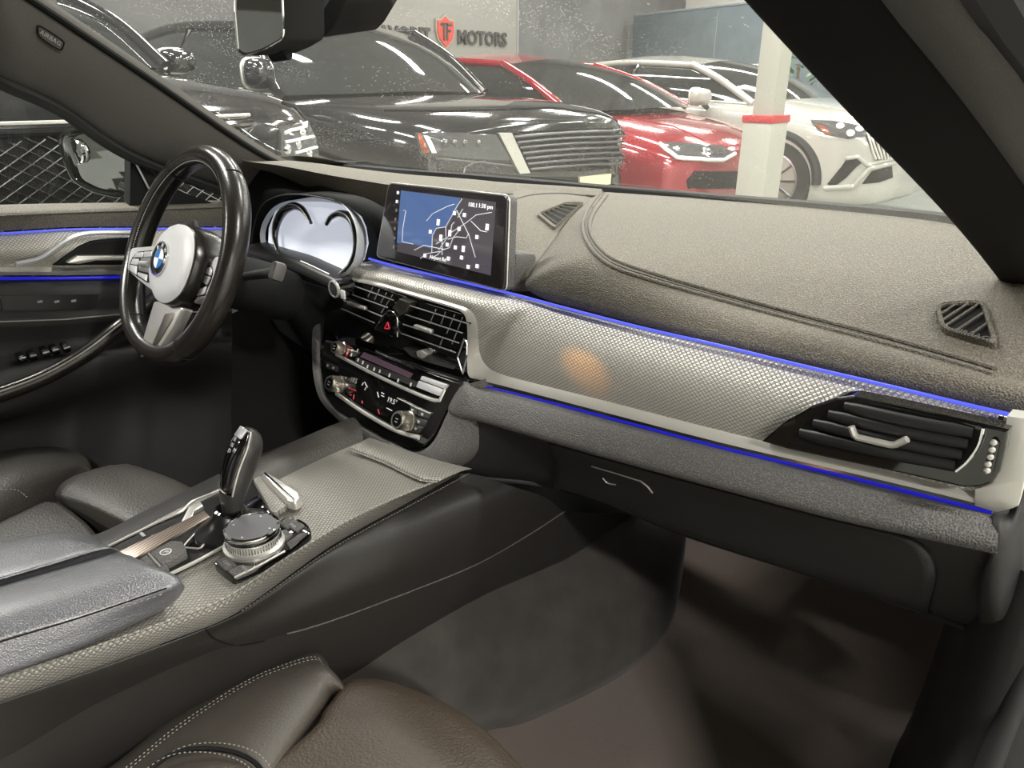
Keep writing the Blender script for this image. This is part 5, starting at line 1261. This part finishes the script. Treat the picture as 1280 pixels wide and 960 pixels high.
# ================================================================ passenger footwell
fwl = thing('footwell_carpet', 'brown-black passenger footwell carpet with raised toe board', 'carpet', (.35, .1, 0))
tun0 = [p + V((-.006, 0, .004)) for p in C_[10:]]
tb_ = [PZ(x, y, z) for x, y, z in [(300, 1060, .04), (450, 985, .04), (590, 908, .04), (650, 893, .035), (700, 872, .03), (760, 843, .03), (812, 808, .03), (838, 775, .05), (850, 730, .10), (858, 672, .16)]]
Tb = crv(tb_, 50); Tt = crv(tun0, 50)
obj('tunnel_lining', grid(cat([Tt, [a.lerp(b, .35) + V((.022, 0, .012)) for a, b in zip(Tt, Tb)], [a.lerp(b, .75) + V((.022, 0, .010)) for a, b in zip(Tt, Tb)], Tb, [p + V((-.004, .006, -.03)) for p in Tb]], 4)), M['suede'], fwl, angle=180)
fl0 = [[V((.02, -.9, .0)), V((.02, -.1, .0)), V((.04, .2, .0)), V((.05, .40, .03)), V((.05, .55, .16)), V((.05, .62, .34)), V((.05, .62, .5))],
       [V((.30, -.9, .0)), V((.30, -.1, .0)), V((.30, .2, .0)), V((.30, .40, .02)), V((.30, .56, .15)), V((.30, .63, .34)), V((.30, .63, .5))],
       [V((.62, -.9, .0)), V((.62, -.1, .0)), V((.60, .2, .0)), V((.59, .40, .02)), V((.58, .56, .15)), V((.58, .63, .34)), V((.58, .63, .5))],
       [V((.72, -.9, .10)), V((.71, -.1, .08)), V((.69, .2, .08)), V((.67, .40, .10)), V((.66, .55, .2)), V((.66, .62, .36)), V((.66, .62, .5))]]
obj('floor_carpet', grid([crv(r, 60) for r in cat(fl0, 10)]), M['carpet'], fwl, angle=180)
obj('side_carpet', grid([lin([V((.76, -1.0, .0)), V((.76, .64, .0))], 6), lin([V((.76, -1.0, -.1)), V((.76, .64, -.1))], 6)]), M['carpet'], fwl)
kp = thing('kick_panel', 'dark plastic kick panel and sill trim at the passenger door opening', 'trim panel', (.7, .1, .1))
obj('panel', grid([crv(r, 30) for r in cat([[V((.60, .64, .52)), V((.655, .30, .54)), V((.70, .05, .58)), V((.735, -.01, .60)), V((.765, -.01, .60)), V((.84, .04, .60))], [V((.60, .64, .25)), V((.65, .32, .28)), V((.695, .06, .3)), V((.735, -.03, .32)), V((.765, -.03, .32)), V((.85, .02, .32))], [V((.60, .62, .05)), V((.64, .30, .06)), V((.69, .03, .10)), V((.735, -.08, .16)), V((.77, -.08, .16)), V((.86, .0, .16))], [V((.60, .5, .0)), V((.63, .2, .0)), V((.68, -.1, .02)), V((.735, -.2, .10)), V((.78, -.2, .10)), V((.87, -.1, .05))]], 5)]), M['plastic'], kp, angle=180)
obj('sill_trim', grid([crv(r, 30) for r in cat([[V((.715, .02, .34)), V((.715, -.14, .16)), V((.705, -.4, .13)), V((.705, -1.2, .13))], [V((.745, .0, .36)), V((.74, -.15, .19)), V((.735, -.4, .15)), V((.735, -1.2, .15))], [V((.86, .05, .40)), V((.86, -.15, .19)), V((.86, -.4, .15)), V((.86, -1.2, .15))], [V((.87, .0, .1)), V((.87, -.15, .0)), V((.87, -.4, -.05)), V((.87, -1.2, -.05))]], 4)]), M['plastic'], kp, angle=180)
obj('door_seal', tube(crv([V((.78, .16, .84)), V((.765, .02, .6)), V((.76, -.03, .40)), V((.758, -.10, .25)), V((.755, -.25, .18)), V((.755, -1.2, .17))], 50), .011, 10), M['rubber'], kp)
dfw = thing('driver_footwell', 'driver footwell carpet with its shade coloured in, under the steering column', 'carpet', (-.45, .2, 0))
obj('floor_carpet', grid([crv(r, 30) for r in cat([[V((-.82, -1.0, .02)), V((-.82, .1, .02)), V((-.82, .45, .10)), V((-.82, .62, .35)), V((-.82, .62, .6))], [V((-.4, -1.0, .0)), V((-.4, .1, .0)), V((-.4, .45, .08)), V((-.4, .63, .35)), V((-.4, .63, .6))], [V((.04, -1.0, .0)), V((.04, .1, .0)), V((.04, .45, .08)), V((.04, .63, .35)), V((.04, .63, .6))]], 4)]), M['shadecarpet'], dfw, angle=180)
obj('side_wall', grid([lin([V((-.775, -.5, .0)), V((-.775, .66, .0))], 6), lin([V((-.775, -.5, .45)), V((-.775, .66, .66))], 6)]), M['shadecarpet'], dfw)
# footwell lamp under the dash
fl_ = thing('footwell_lamp', 'small warm lamp under the dashboard lighting the toe board', 'lamp', (.42, .36, .50))
FL = Fr((.42, .36, .50), (1, 0, 0), (0, -1, 0))
obj('lens', box((0, 0, 0), .05, .02, .008, fr=FL, bevel=.002), mat('lamp_lens', (.8, .6, .4), .4, emit=(1, .5, .25), estr=2), fl_)
pl2 = bpy.data.lights.new('footwell_glow', 'AREA'); pl2.shape = 'RECTANGLE'; pl2.size = .05; pl2.size_y = .02; pl2.energy = .22; pl2.color = (1, .55, .36)
ao = bpy.data.objects.new('footwell_glow', pl2); COL.objects.link(ao); ao.location = (.42, .36, .494); ao.rotation_euler = (math.radians(22), 0, 0); ao.parent = fl_; ao.matrix_parent_inverse = Matrix.Translation(-V(fl_.location))
tp_ = HIT(o_trim, 730, 462)[0]; lpos = V((.10, -.52, 1.125))
rl = thing('trim_glow_lamp', 'small warm lamp added in the roof lining for a glow on the trim', 'lamp', lpos)  # added unseen lamp; its spot stands in for an orange reflection on the trim
RLF = Fr(lpos, (1, 0, 0), (0, -1, 0))
obj('housing', lathe([(.026, -.006), (.026, .004), (.020, .006), (.018, .002)], RLF, 24), M['silver'], rl)
obj('lens', lathe([(.018, .001), (.012, .003), (.0001, .004)], RLF, 20), mat('trim_glow_lens', (.9, .7, .4), .3, emit=(1, .6, .2), estr=1.5), rl)
sp = bpy.data.lights.new('trim_glow_beam', 'SPOT'); sp.energy = 14; sp.color = (1, .42, .05); sp.spot_size = math.radians(9); sp.spot_blend = 1; sp.shadow_soft_size = .004
so_ = bpy.data.objects.new('trim_glow_beam', sp); COL.objects.link(so_); so_.location = lpos + V((0, 0, -.012))
so_.rotation_euler = (tp_ - so_.location).to_track_quat('-Z', 'Y').to_euler(); so_.scale = (1.0, .5, 1.0); so_.parent = rl; so_.matrix_parent_inverse = Matrix.Translation(-lpos)
# own bonnet edge and cowl beyond the windscreen
hd = thing('car_bonnet', 'dark bonnet and wiper cowl of the car beyond the windscreen', 'bonnet', (0, 1, .7))
obj('cowl', grid([crv(r, 30) for r in [[p + V((0, .05, -.035)) for p in back[1:-1]], [p + V((0, .16, -.05)) for p in back[1:-1]]]]), M['black'], hd, angle=180)
obj('skin', grid([crv(r, 30) for r in cat([[p + V((0, .18, -.055)) for p in back[1:-1]], [V((x, 1.15 + .0 * x, .70 - .06 * abs(x))) for x in (-.70, -.55, -.35, -.2, 0, .2, .35, .5, .68)], [V((x, 1.6 - .25 * x * x, .60 - .06 * abs(x))) for x in (-.72, -.55, -.35, -.2, 0, .2, .35, .5, .7)], [V((x, 1.85 - .4 * x * x, .40)) for x in (-.72, -.55, -.35, -.2, 0, .2, .35, .5, .7)]], 5)]), mat('bonnet_paint', (.012, .012, .014), .15, coat=1), hd, angle=180)
# ================================================================ the parked cars beyond the glass
def paint(name, col, rough=.12, metal=0): return mat(name, col, rough, metal, coat=1, coat_rough=.02)
m_tint = mat('tinted_glass', (.018, .02, .02), .03, coat=.6)
m_tyre = mat('tyre', (.012, .012, .012), .7); m_wheel = mat('wheel_metal', (.45, .45, .46), .3, 1)
m_lamp = mat('lamp_glass', (.10, .10, .105), .08, .3, coat=1); m_led = mat('lamp_led', (.9, .9, .9), .15, coat=1); m_amber = mat('amber', (.28, .06, .02), .2, coat=1)
def half(hw, zb, zs, zc):
    return [(0, zb), (.8 * hw, zb), (.965 * hw, zb + .06), (hw, zb + (zs - zb) * .45), (.99 * hw, zs - .07), (.955 * hw, zs - .012), (.84 * hw, zs + (zc - zs) * .45), (.5 * hw, zs + (zc - zs) * .88), (0, zc)]
def car(name, label, catg, nx, cy, hw, st, gh, pm, wheels, wr=.36, group=None):
    """st: stations (x, width factor, bottom, shoulder, centre); gh: greenhouse numbers"""
    root = thing(name, label, catg, (nx - 2.3, cy, G), group)
    W = lambda x, y, z: V((nx + x, cy + y, z))
    rows = []
    for x, f, zb, zs, zc in st:
        h = half(hw * f, zb, zs, zc); full = h + [(-y, z) for y, z in h[-2:0:-1]]
        rows.append([W(x - (abs(y) / hw) ** 2 * (.10 if x > -.5 else 0), y, z) for y, z in full])
    rr = cat(rows, 5)
    dens = []
    for r in rr:
        c = crv(r + [r[0]], 72)[:-1]; dens.append(c)
    nose = [sum(dens[0], V((0, 0, 0))) / len(dens[0])]
    dens.insert(0, [p.lerp(nose[0], .6) + V((.012, 0, 0)) for p in dens[0]])
    body = obj('body', grid(dens, closed=True, cap=True), pm, root, angle=180)
    xb, zb_, xr, zr, xr2, xt, belt, wb, wt = gh      # screen base, roof front, roof rear, tail, belt height, widths
    base = crv([W(xb - .32, -wb, zb_ - .01), W(xb - .05, -wb * .55, zb_), W(xb, 0, zb_ + .01), W(xb - .05, wb * .55, zb_), W(xb - .32, wb, zb_ - .01)], 24)
    hdr = crv([W(xr - .06, -wt, zr - .055), W(xr, 0, zr), W(xr - .06, wt, zr - .055)], 24)
    ap = {}
    for s in (-1, 1): ap[s] = crv([base[0 if s < 0 else -1], (base[0 if s < 0 else -1] + hdr[0 if s < 0 else -1]) / 2 + V((.0, s * .02, .03)), hdr[0 if s < 0 else -1]], 14)
    obj('windscreen', coons(base, hdr, ap[-1], ap[1], bulge=(.02, 0, .03)), m_tint, root, angle=180)
    rrear = crv([W(xr2, -wt * .92, zr - .10), W(xr2 - .05, 0, zr - .05), W(xr2, wt * .92, zr - .10)], 24)
    ed = {s: crv([hdr[0 if s < 0 else -1], W((xr + xr2) / 2, s * wt * 1.0, zr - .02), rrear[0 if s < 0 else -1]], 20) for s in (-1, 1)}
    obj('roof', coons(hdr, rrear, ed[-1], ed[1], bulge=(0, 0, .035)), pm, root, angle=180)
    tail = [W(xt, -wb * .95, belt), W(xt - .08, 0, belt), W(xt, wb * .95, belt)]
    tc_ = crv(tail, 24)
    obj('rear_glass', coons(tc_, rrear, lin([tc_[0], rrear[0]], 8), lin([tc_[-1], rrear[-1]], 8)), m_tint, root, angle=180)
    for s in (-1, 1):
        b0_, e0_ = (base[0], hdr[0]) if s < 0 else (base[-1], hdr[-1])
        belt_ = crv([b0_, W((xb + xt) / 2, s * wb * 1.02, belt), tc_[0 if s < 0 else -1]], 20)
        obj('side_window', coons(belt_, ed[s], ap[s], lin([tc_[0 if s < 0 else -1], rrear[0 if s < 0 else -1]], 14), bulge=(0, s * .03, 0)), m_tint, root, angle=180)
        obj('windscreen_pillar', tube([p + V((0, s * .012, .004)) for p in ap[s]], .034, 10), pm, root)
        obj('roof_rail', tube([p + V((0, s * .012, .0)) for p in ed[s]], .032, 10), pm, root)
        obj('rear_pillar', tube([tc_[0 if s < 0 else -1], rrear[0 if s < 0 else -1]], .06, 10), pm, root)
        mid_b = belt_[9]; mid_t = ed[s][7]
        obj('door_pillar', tube([mid_b + V((0, s * .012, 0)), (mid_b + mid_t) / 2 + V((0, s * .030, 0)), mid_t + V((0, s * .004, 0))], .024, 8), M['gloss'], root)
        obj('belt_moulding', tube([p + V((0, s * .01, .004)) for p in belt_], .011, 8), M['satin'], root)
        for wx in wheels:
            f_ = Fr(W(wx, s * (hw - .02), G + wr), (1, 0, 0), (0, 0, s)); f_.n = V((0, s, 0)); f_.uy = V((0, 0, 1))
            wh_ = obj('wheel', lathe([(wr * .66, -.2), (wr * .96, -.19), (wr, -.14), (wr, -.02), (wr * .95, .02), (wr * .68, .025), (wr * .66, .0)], f_, 40), m_tyre, root)
            bm = lathe([(wr * .67, .0), (wr * .67, .02), (wr * .63, .024), (wr * .60, .0), (wr * .6, -.08), (wr * .2, -.09), (.001, -.09)], f_, 40)
            for k in range(10):
                a = k * math.pi / 5
                bm = tube([f_.p(.05 * math.cos(a), .05 * math.sin(a), .0), f_.p(wr * .64 * math.cos(a + .06), wr * .64 * math.sin(a + .06), .012)], .016, 6, bm=bm)
            obj('rim', bm, m_wheel, wh_)
            arch_ = [f_.p((wr + .045) * math.cos(a), (wr + .045) * math.sin(a), -.005) for a in [math.pi * k / 24 for k in range(25)]]
            obj('wheel_arch', tube(arch_, .045, 8), M['rubber'], root)
    return root, W, dict(body=body, base=base, hdr=hdr, ap=ap, ed=ed)
def wing_mirror(root, p, s, pm, w_=.20, h_=.15):
    f_ = Fr(p, (0, s, 0), (0, 0, 1)); f_.n = V((1, 0, 0)); f_.uy = V((0, 0, 1))
    rows = []
    for k_, d_ in ((.82, -.05), (1, -.03), (1, .03), (.85, .08), (.5, .11)):
        rows.append([f_.p(w_ / 2 * k_ * math.copysign(abs(math.cos(a)) ** .6, math.cos(a)), h_ / 2 * k_ * math.copysign(abs(math.sin(a)) ** .6, math.sin(a)), d_) for a in [2 * math.pi * i / 24 for i in range(24)]])
    o = obj('mirror', grid(rows, closed=True, cap=True), pm, root, angle=60)
    obj('mirror_foot', tube([p + V((0, -s * w_ * .3, -h_ * .35)), p + V((.02, -s * w_ * .8, -h_ * .75))], .025, 8), M['gloss'], o)
    obj('mirror_rim', tube([q for q in rows[1]] + [rows[1][0]], .008, 6), M['satin'], o)
def face(name, pts, m, par, back=(-.03, 0, 0), bevel=0, **k): return obj(name, prism([PX(x, y, X_) for x, y, X_ in pts], V(back), bevel=bevel), m, par, smooth=False, **k)
def patch(name, pts, m, par, body, lift=.012, thick=.03, **k): return obj(name, drape(body, pts, lift, thick), m, par, smooth=False, **k)
def hug(name, pts, r, m, par, body, lift=.004, n=24):
    fine = []
    for a, b in zip(pts, pts[1:]): fine += [(a[0] + (b[0] - a[0]) * q / 4, a[1] + (b[1] - a[1]) * q / 4) for q in range(4)]
    P = HP(body, fine + [pts[-1]], lift)
    return obj(name, tube(crv(P, n), r, 8), m, par) if len(P) > 1 else None
def lens_on(par, body, x, y, r, m, lift=.012):
    h = HIT(body, x, y, lift)
    if not h: return
    n_ = h[1]; t_ = n_.orthogonal()
    return obj('lens', lathe([(.0001, r * .5), (r * .7, r * .3), (r, 0), (r, -r * .3)], Fr(h[0], t_, n_.cross(t_)), 16), m, par)
def line3(name, pts, r, m, par, n=16): return obj(name, tube(crv([PX(x, y, X_) for x, y, X_ in pts], n), r, 8), m, par)
# ---- the car nose to our driver door: dark, with a lozenge mesh grille
pmA = paint('black_paint', (.008, .008, .009))
A, WA, gA = car('parked_car', 'black car with a lozenge mesh grille facing the driver window', 'car', -1.66, -.02, .99,
    [(0, .74, .02, .85, .92), (-.06, .88, -.02, .885, .965), (-.28, .98, -.04, .93, 1.02), (-.8, 1, -.05, .97, 1.07), (-1.3, 1, -.05, 1.0, 1.10), (-2.6, 1, -.05, 1.02, 1.10), (-4.3, .99, -.02, 1.02, 1.08), (-4.75, .9, .05, .95, 1.0)],
    (-1.05, 1.09, -1.95, 1.47, -4.0, -4.6, 1.03, .84, .66), pmA, (-.95, -3.85))
wing_mirror(A, PX(219, 76, -3.22), 1, pmA, .16, .11)
# grille frame, dark insert and mesh, on the plane of the nose
GX_ = -1.61
def gpt(y, z, d=0): return V((GX_ + d - .30 * (abs(y + .03) / .97) ** 2.2, y, z))
gy0, gy1, gz0, gz1 = -.60, .54, .30, .885
hexo = [(gy0 + .02, gz1 - .02), (gy0 + .1, gz1), (gy1 - .1, gz1), (gy1 - .02, gz1 - .02), (gy1 - .12, gz0 + .15), (-.03, gz0 - .05), (gy0 + .12, gz0 + .15)]
gr = obj('grille', grid([[gpt(gy0 + (gy1 - gy0) * i / 20, gz0 + (gz1 - gz0) * j / 6, .0) for i in range(21)] for j in range(7)]), M['black'], A, angle=180)
bm = None; step = .034
k = -40
while k < 60:
    for sgn in (1, -1):
        pts = []
        for q in range(41):
            y = gy0 + (gy1 - gy0) * q / 40; z = gz0 + k * step + sgn * (y - gy0) * .62
            if gz0 <= z <= gz1: pts.append(gpt(y, z, .012))
        if len(pts) > 2: bm = tube(pts, .0028, 6, bm=bm)
    k += 1
obj('mesh', bm, mat('mesh_chrome', (.30, .30, .30), .22, 1), gr)
obj('hood_lip', tube([gpt(gy0 + (gy1 - gy0) * i / 20, .915, .005) for i in range(21)], .006, 6), M['satin'], gr)
obj('grille_surround', tube([gpt(gy0 + (gy1 - gy0) * i / 20, gz1 + .006, .012) for i in range(21)], .012, 8), M['gloss'], gr)
bA = gA['body']
hlA = patch('headlight', [(349, 160), (382, 154), (391, 172), (396, 199), (365, 200), (349, 196)], m_lamp, A, bA)
for a_ in ([(353, 166), (379, 160)], [(353, 177), (387, 171)], [(366, 191), (391, 184)]): hug('led_bar', a_, .006, m_led, hlA, bA, .016)
for x, y in ((357, 186), (370, 180), (376, 167), (384, 192)): lens_on(hlA, bA, x, y, .018, M['chrome'])
hug('bonnet_shut_line', [(352, 128), (368, 134), (384, 152)], .004, M['black'], A, bA)
# ---- large black off-roader with slatted grille
pmR = paint('off_roader_paint', (.010, .011, .012))
RR, WR_, gR = car('parked_off_roader', 'tall black off-roader with slatted grille and number plate in the middle of the row', 'car', -2.14, 2.58, .97,
    [(0, .80, .02, .74, .80), (-.05, .90, -.02, .775, .845), (-.25, .985, -.03, .82, .90), (-.8, 1, -.05, .87, .94), (-1.4, 1, -.05, .90, .95), (-2.6, 1, -.05, .91, .95), (-4.4, .99, -.02, .91, .95), (-4.9, .93, .05, .88, .9)],
    (-1.12, .955, -2.0, 1.42, -4.3, -4.75, .93, .86, .70), pmR, (-.95, -3.9), .39)
wing_mirror(RR, PX(322, 92, -3.35), -1, pmR, .16, .16)
gx = -1.99
def rx(x): return gx - .26 * max(0, (abs((x - 725) / 110.0)) - .2) ** 2 if x > 600 else gx - .10 - (620 - x) * .0025
bR = gR['body']
gl_ = patch('grille', [(637, 166), (700, 161), (783, 159), (798, 207), (730, 214), (660, 215)], M['black'], RR, bR, .006)
m_slat = mat('slat_metal', (.14, .145, .15), .3, .9)
for i in range(7):
    t = i / 6; a = (640 + 20 * t, 171 + 40 * t); b_ = (782 + 12 * t, 163 + 41 * t)
    hug('slat', [(a[0] + (b_[0] - a[0]) * q, a[1] + (b_[1] - a[1]) * q - 2.0 * math.sin(math.pi * q)) for q in (0, .25, .5, .75, 1)], .0085, m_slat, gl_, bR, .018)
patch('grille_blade', [(621, 166), (637, 166), (660, 216), (647, 217)], M['satin'], RR, bR, .02)
hlR = patch('headlight', [(522, 168), (560, 167), (619, 168), (637, 200), (600, 199), (544, 194), (528, 193)], m_lamp, RR, bR)
patch('indicator', [(522, 169), (526, 169), (536, 191), (530, 192)], m_amber, hlR, bR, .016)
patch('lamp_reflector', [(530, 171), (536, 172), (545, 191), (539, 191)], m_led, hlR, bR, .016)
for x in (555, 567, 580, 597): lens_on(hlR, bR, x, 179, .02, m_lamp)
hug('lower_trim', [(545, 198), (600, 203), (640, 207)], .006, m_slat, RR, bR)
hug('fog_recess', [(578, 224), (582, 208), (592, 203), (606, 202)], .008, m_slat, RR, bR)
patch('bumper_opening', [(665, 221), (725, 221), (790, 216), (795, 232), (720, 236), (668, 234)], M['black'], RR, bR, .006)
npl = patch('number_plate', [(722, 221), (761, 217), (760, 230), (722, 234)], mat('plate_cream', (.75, .70, .48), .4), RR, bR, .02)
hug('bonnet_shut_line', [(480, 138), (560, 139), (692, 135), (767, 145), (783, 157)], .004, M['black'], RR, bR)
# ---- red car
pmC = paint('red_paint', (.30, .012, .022), .15, .25)
RC_, WC_, gC = car('parked_hatchback', 'red car with a white roof sheen and slim headlight left of the column', 'car', -2.12, 4.80, .93,
    [(0, .62, .02, .46, .52), (-.08, .82, -.02, .52, .60), (-.32, .96, -.04, .60, .70), (-.8, 1, -.05, .69, .79), (-1.2, 1, -.05, .74, .83), (-2.3, 1, -.05, .82, .88), (-4.3, .97, -.02, .84, .9), (-4.8, .85, .05, .8, .86)],
    (-.72, .82, -1.9, 1.22, -3.6, -4.6, .84, .86, .62), pmC, (-.95, -3.85))
bC = gC['body']
hlC = patch('headlight', [(823, 180), (836, 179), (875, 181), (900, 183), (918, 192), (904, 200), (850, 199), (836, 193)], m_lamp, RC_, bC)
hug('running_light', [(824, 180.5), (832, 188), (846, 197.5), (875, 199.5), (903, 199.5), (917, 192)], .016, m_led, hlC, bC, .012)
for x, y in ((845, 187), (880, 189)): lens_on(hlC, bC, x, y, .026, M['chrome'])
patch('bumper_opening', [(858, 226), (868, 214), (922, 214), (926, 236), (860, 236)], M['black'], RC_, bC, .006)
hug('bonnet_crease', [(780, 147), (842, 158), (881, 176)], .006, pmC, RC_, bC, .0)
# ---- white SUV
pmW = paint('white_car_paint', (.42, .415, .375), .18)
WS_, WW, gW = car('parked_suv', 'white SUV with amber headlight corner right of the column', 'car', -1.46, 7.06, .97,
    [(0, .64, .05, .50, .58), (-.08, .84, .0, .57, .66), (-.38, .96, -.04, .66, .77), (-.9, 1, -.05, .74, .86), (-1.35, 1, -.05, .80, .90), (-2.5, 1, -.05, .86, .9), (-4.4, .98, -.02, .88, .92), (-4.9, .88, .05, .82, .86)],
    (-.98, .84, -2.05, 1.24, -4.0, -4.7, .88, .86, .66), pmW, (-.98, -3.9), .38)
wing_mirror(WS_, PX(873, 121, -3.215), -1, pmW, .24, .16)
bW = gW['body']
hlW = patch('headlight', [(1013, 151), (1040, 152), (1082, 159), (1085, 170), (1060, 173), (1036, 168), (1022, 162)], m_lamp, WS_, bW)
patch('indicator', [(1018, 156), (1030, 159), (1040, 168), (1032, 167)], m_amber, hlW, bW, .018)
for x, y in ((1050, 158), (1063, 167), (1074, 162)): lens_on(hlW, bW, x, y, .034, m_led)
gw_ = patch('grille', [(1080, 165), (1100, 170), (1118, 186), (1115, 198), (1096, 200), (1088, 185)], M['black'], WS_, bW, .01)
for i in range(7):
    t = i / 6; hug('slat', [(1083 + 32 * t, 167 + 16 * t), (1094 + 21 * t, 199 - 1 * t)], .010, M['satin'], gw_, bW, .02)
patch('bumper_opening', [(1034, 230), (1052, 208), (1058, 199), (1073, 195), (1080, 201), (1070, 209), (1058, 222), (1042, 234)], M['black'], WS_, bW, .008)
patch('bumper_opening', [(1078, 230), (1090, 214), (1114, 207), (1115, 222), (1098, 228)], M['black'], WS_, bW, .008)
hug('bumper_blade', [(1030, 235), (1066, 233), (1086, 211), (1117, 203)], .022, pmW, WS_, bW, .01)
hug('bumper_blade', [(1058, 198), (1072, 196), (1084, 206), (1117, 198)], .018, pmW, WS_, bW, .01)
